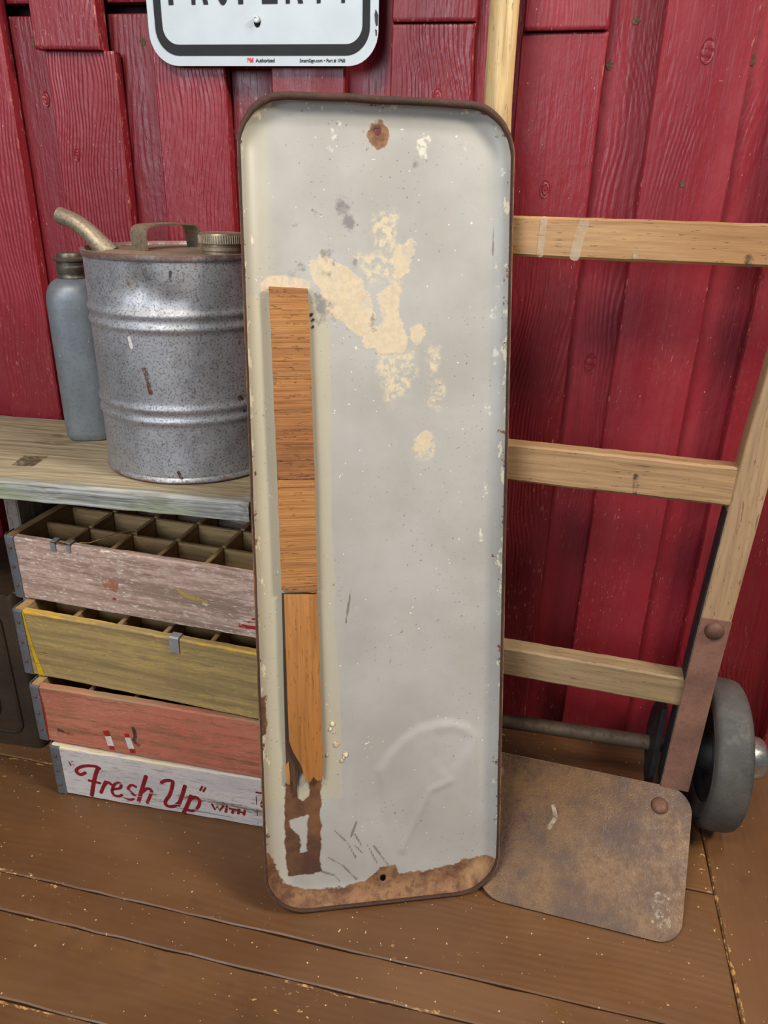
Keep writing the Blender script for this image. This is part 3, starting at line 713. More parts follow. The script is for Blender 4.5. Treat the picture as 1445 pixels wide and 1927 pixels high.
LET = [('q', [(0.0162, 0.0685), (0.0176, 0.0612)], 0.0018), ('q', [(0.0209, 0.07), (0.0226, 0.0631)], 0.0018), ('F', [(0.0407, 0.0515), (0.0321, 0.0458), (0.026, 0.0486), (0.0265, 0.0548), (0.0345, 0.0615), (0.0467, 0.066), (0.0597, 0.0673), (0.0664, 0.0644)], 0.0037), ('F', [(0.0638, 0.0657), (0.0581, 0.0525), (0.0516, 0.0328), (0.0446, 0.0065)], 0.0044), ('F', [(0.0439, 0.0368), (0.0628, 0.0351)], 0.003), ('r', [(0.0727, 0.0401), (0.067, 0.0282), (0.0613, 0.0156)], 0.0037), ('r', [(0.0677, 0.0299), (0.0757, 0.0392), (0.0819, 0.0359)], 0.0035), ('e', [(0.0835, 0.0269), (0.0952, 0.0318), (0.0977, 0.0397), (0.0919, 0.0419), (0.0853, 0.0347), (0.0809, 0.0227), (0.0838, 0.0152), (0.0915, 0.0149), (0.0971, 0.0186)], 0.0032), ('s', [(0.1226, 0.0398), (0.1153, 0.0417), (0.1092, 0.0341), (0.1129, 0.0268), (0.1178, 0.021), (0.1127, 0.0125), (0.1039, 0.0119), (0.0999, 0.0148)], 0.0032), ('h', [(0.1416, 0.0645), (0.1319, 0.0368), (0.1233, 0.011)], 0.0042), ('h', [(0.1312, 0.0306), (0.1411, 0.0403), (0.1475, 0.0364), (0.143, 0.0238), (0.1375, 0.0109)], 0.0035), ('U', [(0.1654, 0.0567), (0.1734, 0.0625), (0.1834, 0.0633), (0.1834, 0.0564), (0.1769, 0.0354), (0.1684, 0.0205), (0.1701, 0.0121), (0.181, 0.0132), (0.192, 0.0242)], 0.0039), ('U', [(0.2035, 0.0581), (0.197, 0.0381), (0.189, 0.0165)], 0.0042), ('p', [(0.2116, 0.0405), (0.2042, 0.0212), (0.1964, 0.0035)], 0.0042), ('p', [(0.2082, 0.0307), (0.2169, 0.0392), (0.2241, 0.0346), (0.2218, 0.0219), (0.2133, 0.0114), (0.2032, 0.0105)], 0.0035), ('q2', [(0.231, 0.0625), (0.2269, 0.0539)], 0.0021), ('q2', [(0.236, 0.0612), (0.2317, 0.0528)], 0.0021), ('W', [(0.244, 0.0309), (0.2479, 0.0207), (0.2521, 0.0283), (0.2552, 0.0204), (0.2618, 0.031)], 0.0021), ('I', [(0.2666, 0.0268), (0.2649, 0.0194)], 0.0023), ('I', [(0.2677, 0.0322), (0.2671, 0.03)], 0.0021), ('T', [(0.2711, 0.0278), (0.2834, 0.0277)], 0.0021), ('T', [(0.2776, 0.0276), (0.2754, 0.0199)], 0.0023), ('H', [(0.2869, 0.0296), (0.2845, 0.0206)], 0.0023), ('H', [(0.2954, 0.0293), (0.2934, 0.0204)], 0.0023), ('H', [(0.2862, 0.0249), (0.2939, 0.0244)], 0.0018), ('bx', [(0.3146, 0.0625), (0.3147, 0.0066)], 0.0007), ('bx', [(0.3146, 0.0634), (0.3505, 0.0655)], 0.0007), ('d', [(0.3149, 0.0684), (0.3243, 0.0686)], 0.0021), ('7', [(0.3362, 0.0596), (0.3266, 0.0561), (0.322, 0.0491), (0.3226, 0.0418), (0.3319, 0.0416)], 0.0018), ('o', [(0.3237, 0.0293), (0.3212, 0.0257), (0.3189, 0.0283), (0.3215, 0.0319), (0.3237, 0.0293)], 0.0007)]
sharp = {'W', 'I', 'T', 'H', 'bx', 'd', 'q', 'q2'}
cur, buf, zi = None, [], 0
def flush(nm, bufs):
    v, f = merge(bufs)
    link('painted_letter', flat(v, f), 'print_black' if nm in ('bx', 'o') else ('print_solid' if nm in 'WITH' else 'print_red'), c4[0], c4[1] @ frame((0, -.0001, 0), (1, 0, 0), (0, 0, 1), (0, -1, 0)))
for nm, pts, wd in LET + [(None, [], 0)]:
    if nm != cur and buf: flush(cur, buf); buf = []; zi = 0
    cur = nm
    if nm:
        pts = [(x+.0146, y) for x, y in pts]
        buf.append(ribbon(pts, wd*(1.8 if nm in ('W', 'I', 'T', 'H') else 1.5), .0004+.00004*zi, smooth=nm not in sharp)); zi += 1

# ------------------------------------------------------------------ dark metal box at the left
bx = tag(empty('metal_can', T(-.84, -.12, 0)), 'dark brown metal can with a pressed panel, left of the crates', 'can')
bxm = T(-.7135, -.2065, .0008)
bodyp = rrect(-.26, 0, 0, .172, .012, 5)
link('can_body', poly_prism(bodyp, 0, .297, .008), 'darkbox', bx, bxm)
def emboss(x0, z0, x1, z1, wd=.010):
    P = rrect(x0, z0, x1, z1, .02, 6); P.append(P[0]); return tube([(x, -.0002, z) for x, z in P], .0035, 8, False)
link('pressed_panel', emboss(-.235, .03, -.03, .262), 'darkbox', bx, bxm)
link('pressed_panel', emboss(-.20, .06, -.065, .232), 'darkbox', bx, bxm)

# ------------------------------------------------------------------ road sign on the wall
SX, SZ, SW, SH = -.4995, 1.0235, .305, .457
sgM = frame((SX, -.014, SZ), (1, 0, .0), (0, 0, 1), (0, -1, 0))
sign = tag(empty('property_sign', sgM), 'white metal property sign with black border on the red wall', 'sign')
link('sign_plate', poly_prism(rrect(0, 0, SW, SH, .038, 10), -.0016, 0, .0003), 'signwhite', sign, sgM)
def ring(a, b):
    P, Q = rrect(*a, 10), rrect(*b, 10); n = len(P)
    return flat([(x, y, .0006) for x, y in P]+[(x, y, .0006) for x, y in Q], [(i, (i+1) % n, n+(i+1) % n, n+i) for i in range(n)])
link('border', ring((.0095, .0115, SW-.0105, SH-.0115, .031), (.0195, .0240, SW-.0200, SH-.0240, .021)), 'signblack', sign, sgM)
for i, ch in enumerate('PROPERTY'):
    me = text_mesh(ch, .112, .48, .0022)
    xs = [v.co.x for v in me.vertices]; x0, x1 = min(xs), max(xs)
    wd = {'O': .0215, 'E': .0205}.get(ch, .0225)
    for v in me.vertices: v.co.x = (v.co.x-x0)/(x1-x0)*wd
    link('letter', me, 'signblack', sign, sgM @ T(.0305+.0312*i, .0700, .0006))
def stext(s, x, z, size, mt, bold=0.0, wd=None):
    me = text_mesh(s, size, 1.0, bold); xs = [v.co.x for v in me.vertices]; x0, x1 = min(xs), max(xs)
    for v in me.vertices: v.co.x = (v.co.x-x0)*((wd/(x1-x0)) if wd else 1)
    link('small_print', me, mt, sign, sgM @ T(x, z, .0006))
stext('3M', .1325, .0042, .0068, 'signred', .0004, .0085)
stext('Authorized', .1440, .0042, .0060, 'signblack', .00012, .0255)
stext('SmartSign.com • Part # 1P6B', .2030, .0042, .0056, 'signblack', .0001, .0600)
link('slot', poly_prism([(.0045*cos(2*pi*i/16), .0066*sin(2*pi*i/16)) for i in range(16)], -.0002, .0003), 'holedark', sign, sgM @ T(.1480, .0490, 0))
link('bolt', lathe([(.0042, -.012), (.0042, .0045), (.0038, .0056), (.0024, .0058), (.0022, .0048), (.0005, .0046)], 20), 'bolt', sign, sgM @ T(.1482, .0508, 0))
link('chip', poly_prism([(0, 0), (.002, .001), (.0022, .012), (-.001, .018), (-.0025, .012), (-.0015, .004)], 0, .0005), 'blackiron', sign, sgM @ T(SW-.0025, .043, 0))
link('chip', poly_prism([(0, 0), (.0015, .0), (.0012, .006), (-.001, .007)], 0, .0005), 'nail', sign, sgM @ T(SW-.003, .033, 0))

# ------------------------------------------------------------------ hand truck
ph, la = radians(6), radians(4.5)
ta = Vector((cos(ph), -sin(ph), 0)); tn = Vector((-sin(ph), -cos(ph), 0)); zv = Vector((0, 0, 1))
tb = cos(la)*zv - sin(la)*tn; tm = ta.cross(tb)
TO = Vector((.274, -.200, .098))
TMx = frame(TO, ta, tb, tm)
truck = tag(empty('hand_truck', T(.14, -.2, 0)), 'old wooden hand truck with rusty nose plate leaning by the red wall', 'hand truck')
AX = -.131                                              # mirror line between the two stiles
ic = [(-.004, -.0005), (.09, .002), (.179, .0042), (.33, .010), (.479, .0165), (.597, .0245), (.70, .032), (.80, .038), (.88, .041)]
def stile_mesh(sgn):
    wd, dp = .0385, .036
    C = catmull([(t, s) for t, s in ic], 4)
    V, Fc = [], []
    for i, q in enumerate(C):
        t, s = q.x, q.y
        k = max(0.0, min(1.0, (t-.80)/.07))                   # squares off into a round grip
        wq, dq = wd*(1-k)+.034*k, dp*(1-k)+.034*k
        cx = s+wd/2; b = .003*(1-k)+.0169*k
        P = rrect(-wq/2, -dq/2, wq/2, dq/2, b, 4)
        for (x, z) in P:
            xx = cx+x; xx = xx if sgn > 0 else 2*AX-xx
            V.append((xx, t, z-dp/2))
    m = len(P)
    tops = [(.90, .0415), (.98, .043), (1.08, .044), (1.18, .044), (1.195, .044)]
    for j, (t, s) in enumerate(tops):
        P = rrect(-.017, -.017, .017, .017, .0169, 4); f = .7 if j == len(tops)-1 else 1.0
        for (x, z) in P:
            xx = s+wd/2+x*f; xx = xx if sgn > 0 else 2*AX-xx
            V.append((xx, t, z*f-dp/2-.012*max(0, (t-.9)/.3)))
    n = len(V)//m
    for i in range(n-1):
        for j in range(m): Fc.append((i*m+j, i*m+(j+1) % m, (i+1)*m+(j+1) % m, (i+1)*m+j))
    Fc += [tuple(range(m)), tuple((n-1)*m+j for j in range(m))]
    V = [(t, -x, z) for (x, t, z) in V]                        # local X along the stile
    return smooth_by_angle(from_py(V, Fc), 40)
SM = frame(TO, tb, -ta, tm)
st_r = link('stile', stile_mesh(1), 'stile', truck, SM)
st_l = link('stile', stile_mesh(-1), 'handle', truck, SM)
def s_in(t):
    for (a, b) in zip(ic, ic[1:]):
        if a[0] <= t <= b[0]: return a[1]+(b[1]-a[1])*(t-a[0])/(b[0]-a[0])
    return ic[-1][1]
for i, (t0, t1) in enumerate([(.713, .7595), (.427, .478), (.131, .176)]):
    tcn = (t0+t1)/2; s1 = s_in(tcn)+.0015; s0 = 2*AX-s1
    me = plank(s1-s0, t1-t0, .030, .0028, 16, .0004, 500+i, .006)
    link('rail', me, ('rail', 'rail_mid', 'rail_low')[i], truck, TMx @ T((s0+s1)/2, tcn, -.001))
marks_rail = [([(-.252, .757), (-.253, .7155)], .0075, 'mark_pale'), ([(-.205, .754), (-.2095, .735), (-.2115, .7150)], .012, 'mark_pale'), ([(-.140, .757), (-.142, .718)], .006, 'scuffed'), ([(-.020, .723), (-.016, .716)], .010, 'mark_dark')]
for pts, wd, mt in marks_rail:
    v, f = ribbon(pts, wd, .0001); link('paint_mark', flat(v, f), mt, truck, TMx @ T(0, 0, -.0004))
v, f = ribbon([(-.102, .455), (-.100, .430)], .006, .0001); link('paint_mark', flat(v, f), 'mark_dark', truck, TMx @ T(0, 0, -.0004))
# straps on the lower stiles
for sgn in (1, -1):
    C = catmull([(t, s_in(max(0, t))) for t in (-.002, .04, .10, .18, .25, .272)], 4); V, Fc = [], []
    for q in C:
        for (x, z) in ((.0004, .0002), (.0004, .0030), (.0380, .0030), (.0380, .0002)):
            xx = q.y+x; xx = xx if sgn > 0 else 2*AX-xx
            V.append((xx, q.x, z))
    n = len(C)
    for i in range(n-1):
        for j in range(4): Fc.append((i*4+j, i*4+(j+1) % 4, i*4+4+(j+1) % 4, i*4+4+j))
    Fc += [(0, 1, 2, 3), tuple(4*(n-1)+j for j in range(4))]
    sp_ = link('strap', smooth_by_angle(from_py(V, Fc), 30), 'rust_strap', truck, TMx)
    x = .0265 if sgn > 0 else 2*AX-.0265
    link('rivet', lathe([(.0125, 0), (.0123, .0020), (.0105, .0052), (.0065, .0075), (.0005, .0084)], 24), 'rust_rivet', sp_, TMx @ T(x, .256, .0029))
    # thin black strip, added as painted shade on the stile's inner face
    C = catmull([(t, s_in(max(0, t))) for t in (-.004, .10, .20, .30, .42)], 4); V, Fc = [], []
    for q in C:
        for (x, z) in ((-.0016, -.002), (.0002, -.002), (.0002, -.034), (-.0016, -.034)):
            xx = q.y+x; xx = xx if sgn > 0 else 2*AX-xx
            V.append((xx, q.x, z))
    n = len(C); Fc = []
    for i in range(n-1):
        for j in range(4): Fc.append((i*4+j, i*4+(j+1) % 4, i*4+4+(j+1) % 4, i*4+4+j))
    Fc += [(0, 1, 2, 3), tuple(4*(n-1)+j for j in range(4))]
    link('stile_shade', smooth_by_angle(from_py(V, Fc), 30), 'blackiron', truck, TMx)
# nose plate: front edge on the floor, back edge riveted up on the straps
FRc = Vector((.2835, -.3855, .0032)); RRc = Vector((.3195, -.1985, .0975))
RRc = RRc + tn*.007
pa = ta; pb = (RRc-FRc); Lp = pb.length; pb = (pb - pa*pb.dot(pa)).normalized(); pn = pa.cross(pb)
PMx = frame(FRc, pa, pb, pn)
Lp = (RRc-FRc).dot(pb); skew = (RRc-FRc).dot(pa)
pts = rrect(-.258, 0, 0, Lp, (.030, .030, .036, .036), 10)
pts = [(x+(skew*(y/Lp) if x > -.1 else -.046*(y/Lp)), y) for x, y in pts]
np_ = link('nose_plate', poly_prism(pts, -.0026, 0, .0008), 'rust_plate', truck, PMx)
for rx in (skew-.046, -.262):
    link('rivet', lathe([(.0120, 0), (.0118, .0015), (.0100, .0038), (.0062, .0055), (.0005, .0062)], 24), 'rust_rivet', np_, PMx @ T(rx, Lp-.031, 0))
def scuff(pts_, wd, mt, z=.0004):
    v, f = ribbon(pts_, wd, z); link('scuff', flat(v, f), mt, np_, PMx)
scuff([(-.022, .052), (-.026, .035), (-.024, .020)], .024, 'scuffed')
scuff([(-.175, .142), (-.171, .126), (-.178, .110)], .006, 'mark_pale')
# axle, brackets and wheels
wc = Vector((.3610, -.1320, .1125)); wR = .1120
axd = Vector((cos(radians(2.0)), -sin(radians(2.0)), 0)); ayd = Vector((sin(radians(2.0)), cos(radians(2.0)), 0))
lw = wc - axd*.444
link('axle', tube([tuple(lw), tuple(wc)], .0115, 18), 'axle', truck, Matrix())
for bxp in (-.093, -.362):
    p = wc + axd*bxp
    pts = [(-.040, .010), (-.030, .050), (.0, .094), (.030, .094), (.036, .0), (.030, -.060), (.0, -.050), (-.026, -.020)]
    link('axle_bracket', poly_prism([(-x, y) for x, y in pts], -.004, .004, .0008), 'blackiron', truck, frame(p - Vector((0, .010, 0)), ayd, zv, ayd.cross(zv)))
tire_prof = []
for a in np.linspace(-1, 1, 25):
    # rounded shoulder section: width 2*hw, tread crown
    pass
hw = .0255
sec = [(.074, -hw*.62), (.078, -hw*.80), (.086, -hw*.92), (.093, -hw*.98), (.0965, -hw*1.0), (.0985, -hw*.93), (.100, -hw*1.0), (.1035, -hw*.99), (.1085, -hw*.86), (.1108, -hw*.60), (.1118, -hw*.25), (.1120, 0)]
sec = sec + [(r, -z) for r, z in sec[-2::-1]]
def wheel(c, outer):
    mt = frame(c, axd, ayd, zv)                      # local X along the axle
    wh = link('wheel', lathe([(.022, -.012), (.030, -.010), (.034, -.004), (.066, -.004), (.070, -.015), (.0765, -.015), (.0765, .015), (.070, .015), (.066, .004), (.034, .004), (.030, .010), (.022, .014)], 48, True, 'X'), 'blackiron', truck, mt)
    link('tire', lathe(sec, 72, False, 'X'), 'rubber', wh, mt)
    s = outer
    link('hub', lathe([(.020, -s*.046), (.027, -s*.044), (.028, -s*.010), (.030, 0)], 32, True, 'X'), 'blackiron', wh, mt)  # black sleeve added to darken the axle stub between stile and wheel
    link('hub_cap', lathe([(.028, s*.004), (.0275, s*.036), (.0330, s*.038), (.0345, s*.043), (.0335, s*.048), (.0305, s*.062), (.0282, s*.066), (.0235, s*.0685), (.0185, s*.067), (.0005, s*.0675)], 40, True, 'X'), 'hub', wh, mt)
wheel(wc, 1); wheel(lw, -1)

# ------------------------------------------------------------------ big grey sheet-metal sign back
ya, le, ro, PW, PH = .3206, .2419, -.0079, .3119, 1.0034
X_ = Vector((cos(ya), sin(ya), 0)); N_ = Vector((sin(ya), -cos(ya), 0))
up_ = cos(le)*zv - sin(le)*N_
pa_ = cos(ro)*X_ + sin(ro)*up_; pb_ = -sin(ro)*X_ + cos(ro)*up_; pm_ = pa_.cross(pb_)
PN = frame((-.2449, -.4430, .0062), pa_, pb_, pm_) @ Matrix.Diagonal((1, .9942, 1, 1))
panel = tag(empty('sign_back', PN), 'tall grey rounded sheet-metal sign seen from its back, rusted along the bottom', 'sign')
def sdf(Px, Py, poly):
    d = np.full(Px.shape, 1e9); inside = np.zeros(Px.shape, bool); n = len(poly)
    for i in range(n):
        ax, ay = poly[i]; bx_, by_ = poly[(i+1) % n]
        ex, ey = bx_-ax, by_-ay; wx, wy = Px-ax, Py-ay
        t = np.clip((wx*ex+wy*ey)/(ex*ex+ey*ey+1e-12), 0, 1)
        d = np.minimum(d, np.hypot(wx-ex*t, wy-ey*t))
        cnd = ((ay > Py) != (by_ > Py)) & (Px < (bx_-ax)*(Py-ay)/(by_-ay+1e-12)+ax)
        inside ^= cnd
    return np.where(inside, d, -d)
def sline(Px, Py, pl_):
    d = np.full(Px.shape, 1e9)
    for (ax, ay), (bx_, by_) in zip(pl_, pl_[1:]):
        ex, ey = bx_-ax, by_-ay; wx, wy = Px-ax, Py-ay
        t = np.clip((wx*ex+wy*ey)/(ex*ex+ey*ey+1e-12), 0, 1)
        d = np.minimum(d, np.hypot(wx-ex*t, wy-ey*t))
    return d
PR_, PD, PF = .056, .0185, .027
HOLES = [(.1564, .9773-.004, .0042), (.1559, .0226+.002, .0046)]
def panel_sheet():
    e = [PF*(1-cos(k*pi/2/9)) for k in range(10)]
    us = e + list(np.linspace(e[-1], PW-e[-1], 108)[1:-1]) + [PW-q for q in reversed(e)]
    vs = e + list(np.linspace(e[-1], PH-e[-1], 372)[1:-1]) + [PH-q for q in reversed(e)]
    U, Vv = np.meshgrid(np.array(us), np.array(vs))
    cx = np.clip(U, PR_, PW-PR_); cy = np.clip(Vv, PR_, PH-PR_)
    dx, dy = U-cx, Vv-cy; L1 = np.maximum(abs(dx), abs(dy)); L2 = np.hypot(dx, dy)+1e-12
    both = (abs(dx) > 1e-9) & (abs(dy) > 1e-9)
    sc = np.where(both, L1/L2, 1.0); x = cx+dx*sc; y = cy+dy*sc
    # inside distance of the rounded rectangle
    ex, ey = abs(x-PW/2)-(PW/2-PR_), abs(y-PH/2)-(PH/2-PR_)
    d = -(np.hypot(np.maximum(ex, 0), np.maximum(ey, 0))+np.minimum(np.maximum(ex, ey), 0)-PR_)
    d = np.maximum(d, 0)
    q = np.clip(1-d/PF, 0, 1); z = -PD*np.sqrt(1-q*q)
    z += -.0004*np.sin(y*9+.7)*np.sin(x*14) - .0003*np.sin(y*23+x*9)
    # dent at the lower right: shallow fan with a crease running down from it
    fan = [(.143, .185), (.158, .209), (.178, .2305), (.2025, .2467), (.2323, .2526), (.2523, .2518), (.2725, .2437), (.2905, .2264), (.294, .14), (.292, .045), (.20, .035), (.17, .06), (.15, .12)]
    s = sdf(x, y, fan); sm = np.clip(s/.014, 0, 1); sm = sm*sm*(3-2*sm)
    fade = np.clip((y-.05)/.14, 0, 1)
    z += .0034*sm*fade
    vn = [(.2176, .193), (.222, .236), (.2525, .244), (.2905, .2264), (.2806, .2061), (.2481, .1609), (.2277, .1735)]
    s2 = sdf(x, y, vn); s2 = np.clip(s2/.016, 0, 1); z += -.0016*s2*s2*(3-2*s2)
    dl = sline(x, y, [(.2481, .1609), (.2202, .1501), (.2026, .1114), (.1823, .0644)]); z += .0012*np.exp(-(dl/.005)**2)
    A = {}
    def put(nm, polys): A[nm] = np.clip(np.max([sdf(x, y, p) for p in polys], axis=0)/.012, -1, 1)
    put('glue', [[(.0791, .8263), (.0911, .8349), (.1071, .8252), (.1205, .8170), (.1305, .81), (.1385, .796), (.14, .7802), (.1481, .7692), (.1463, .758), (.1562, .742), (.1544, .7339), (.1428, .7323), (.1363, .7452), (.1232, .7547), (.1134, .7626), (.1005, .7689), (.0974, .7752), (.1024, .7815), (.0945, .7924), (.0835, .8063)],
                 [(.1615, .7931), (.1732, .8043), (.1781, .798), (.1781, .7805), (.178, .7646), (.1847, .7485), (.1872, .7356), (.1796, .7258), (.156, .7258), (.1561, .7339), (.1662, .742), (.1613, .7597), (.1614, .7756)],
                 [(.1801, .8488), (.1932, .8535), (.1944, .8401), (.1872, .8242), (.18, .8196), (.1790, .830)],
                 [(.205, .62), (.213, .628), (.216, .622), (.209, .61), (.203, .612)], [(.197, .752), (.203, .758), (.204, .742), (.199, .738)],
                 [(.020, .8005), (.026, .806), (.046, .8075), (.070, .805), (.0735, .7995), (.05, .797), (.028, .797)]])
    put('gluethin', [[(.1283, .8389), (.1494, .8393), (.1635, .8351), (.1801, .8488), (.1905, .83), (.183, .81), (.1728, .8104), (.1585, .8046), (.1467, .8078), (.1374, .8189)],
                     [(.156, .7258), (.1829, .7258), (.1982, .7291), (.1999, .6996), (.1913, .6748), (.176, .6733), (.1691, .6617), (.1642, .6833), (.1559, .7031)],
                     [(.215, .735), (.230, .73), (.228, .705), (.218, .70)], [(.20, .62), (.222, .63), (.222, .60), (.20, .60)], [(.218, .69), (.233, .69), (.23, .66), (.22, .665)],
                     [(.15, .88), (.18, .885), (.172, .845), (.155, .845)]])
    blob = lambda cx_, cy_, r, ry=1.0: [(cx_+r*cos(2*pi*i/10), cy_+r*ry*sin(2*pi*i/10)) for i in range(10)]
    put('grey', [blob(.0609, .8211, .008), blob(.0958, .8405, .008), blob(.1129, .8934, .009), blob(.123, .8741, .005, 1.6), blob(.1281, .8266, .004, 1.5), blob(.1486, .7612, .005, 1.8), blob(.1014, .7666, .005), blob(.0622, .8683, .004), blob(.0942, .8172, .004), blob(.104, .8300, .004, 1.8), blob(.088, .774, .009, 1.6), blob(.200, .945, .004, 2.0), blob(.082, .790, .006, 1.4)])
    put('rust', [[(.1466, .9769-.004), (.1496, .9834-.004), (.1588, .9859-.004), (.1668, .9809-.004), (.1662, .9714-.004), (.162, .9627-.004), (.1563, .961-.004), (.1506, .9655-.004), (.1472, .9717-.004)],
                 [(-.05, .105), (.0017, .0844), (.0118, .0618), (.0206, .0337), (.0495, .0179), (.094, .0181), (.1315, .0191), (.1519, .0403), (.1721, .0407), (.1772, .0276), (.2001, .0263), (.2466, .0321), (.2726, .039), (.2935, .0422), (.36, .045), (.36, -.1), (-.05, -.1)],
                 [(-.02, .30), (.006, .30), (.007, .25), (-.02, .25)]])
    put('white', [blob(.2073, .9613-.004, .0055, 1.9), blob(.214, .969, .004), blob(.248, .9693-.004, .0035), blob(.2592, .9625, .0035), blob(.111, .981, .0045, 1.4), blob(.1045, .968, .0035, 2.2), blob(.102, .952, .002, 2.5), blob(.302, .932, .004, .6), blob(.3023, .914, .003, 2), blob(.299, .83, .003, 2.6), blob(.302, .803, .003, 2), blob(.2965, .775, .004, 2), blob(.298, .72, .004, 2.4), blob(.292, .66, .003, 3), blob(.29, .56, .0025, 4), blob(.285, .50, .0022, 5)])
    bar = np.minimum(sdf(x, y, [(.029, .178), (.0749, .178), (.0722, .044), (.0573, .0389), (.0293, .0422), (.0259, .0924), (.0272, .1347)]), -sdf(x, y, [(.0304, .1225), (.0558, .1265), (.0546, .0758), (.046, .0754), (.0455, .101), (.036, .112)]))
    bar = np.minimum(bar, -sdf(x, y, [(.043, .19), (.058, .19), (.058, .156), (.050, .150), (.044, .158)]))
    A['bar'] = np.clip(bar/.012, -1, 1)
    edge_u = np.interp(y, [.25, .31, .41, .43, .515, .67, .75, .80], [.1025, .1015, .0958, .099, .0955, .0978, .0978, .09])
    band = np.minimum(edge_u-x, np.minimum(.79-y, (y-.15)/6)); A['band'] = np.clip(band/.012, -1, 1)
    scr = np.full(x.shape, 1e9)
    for L_ in ([(.0905, .1029), (.1074, .0835), (.1195, .0591)], [(.0824, .0633), (.1019, .0488), (.1215, .0244)], [(.1187, .0931), (.1272, .0759)], [(.1347, .0765), (.1482, .0476)], [(.1434, .0742), (.1658, .0386)], [(.1185, .0769), (.1283, .0649)], [(.0722, .044), (.0893, .0365), (.0978, .0259)], [(.113, .09), (.121, .112)], [(.093, .88), (.080, .8865)], [(.118, .435), (.111, .39)], [(.294, .84), (.2955, .885)]):
        scr = np.minimum(scr, sline(x, y, L_))
    A['scr'] = np.clip(1-scr/.0042, -1, 1)
    A['rimd'] = np.clip(1-d/.03, 0, 1)
    ny, nx = x.shape; idx = np.arange(nx*ny).reshape(ny, nx)
    xf, yf = x.ravel().copy(), y.ravel().copy()
    fx = (x[:-1, :-1]+x[1:, 1:])/2; fy = (y[:-1, :-1]+y[1:, 1:])/2
    keep = np.ones(fx.shape, bool)
    for hx, hy, hr in HOLES:
        keep &= np.hypot(fx-hx, fy-hy) > hr
    for hx, hy, hr in HOLES:                             # snap the ragged opening onto a circle
        hole = (np.hypot(fx-hx, fy-hy) <= hr)
        vs_ = set()
        for (j, i) in zip(*np.where(hole)): vs_ |= {idx[j, i], idx[j, i+1], idx[j+1, i], idx[j+1, i+1]}
        for k in vs_:
            l = math.hypot(xf[k]-hx, yf[k]-hy)
            if l > 1e-6: xf[k] = hx+(xf[k]-hx)/l*hr; yf[k] = hy+(yf[k]-hy)/l*hr
    J, I = np.where(keep)
    quads = np.stack([idx[J, I], idx[J, I+1], idx[J+1, I+1], idx[J+1, I]], 1)
    co = np.stack([xf, yf, z.ravel()], 1)
    me = bpy.data.meshes.new('mesh'); me.from_pydata(co.tolist(), [], quads.tolist()); me.update()
    for nm, a in A.items():
        at = me.attributes.new(nm, 'FLOAT', 'POINT'); at.data.foreach_set('value', a.ravel().astype(np.float32))
    for p in me.polygons: p.use_smooth = True
    return me
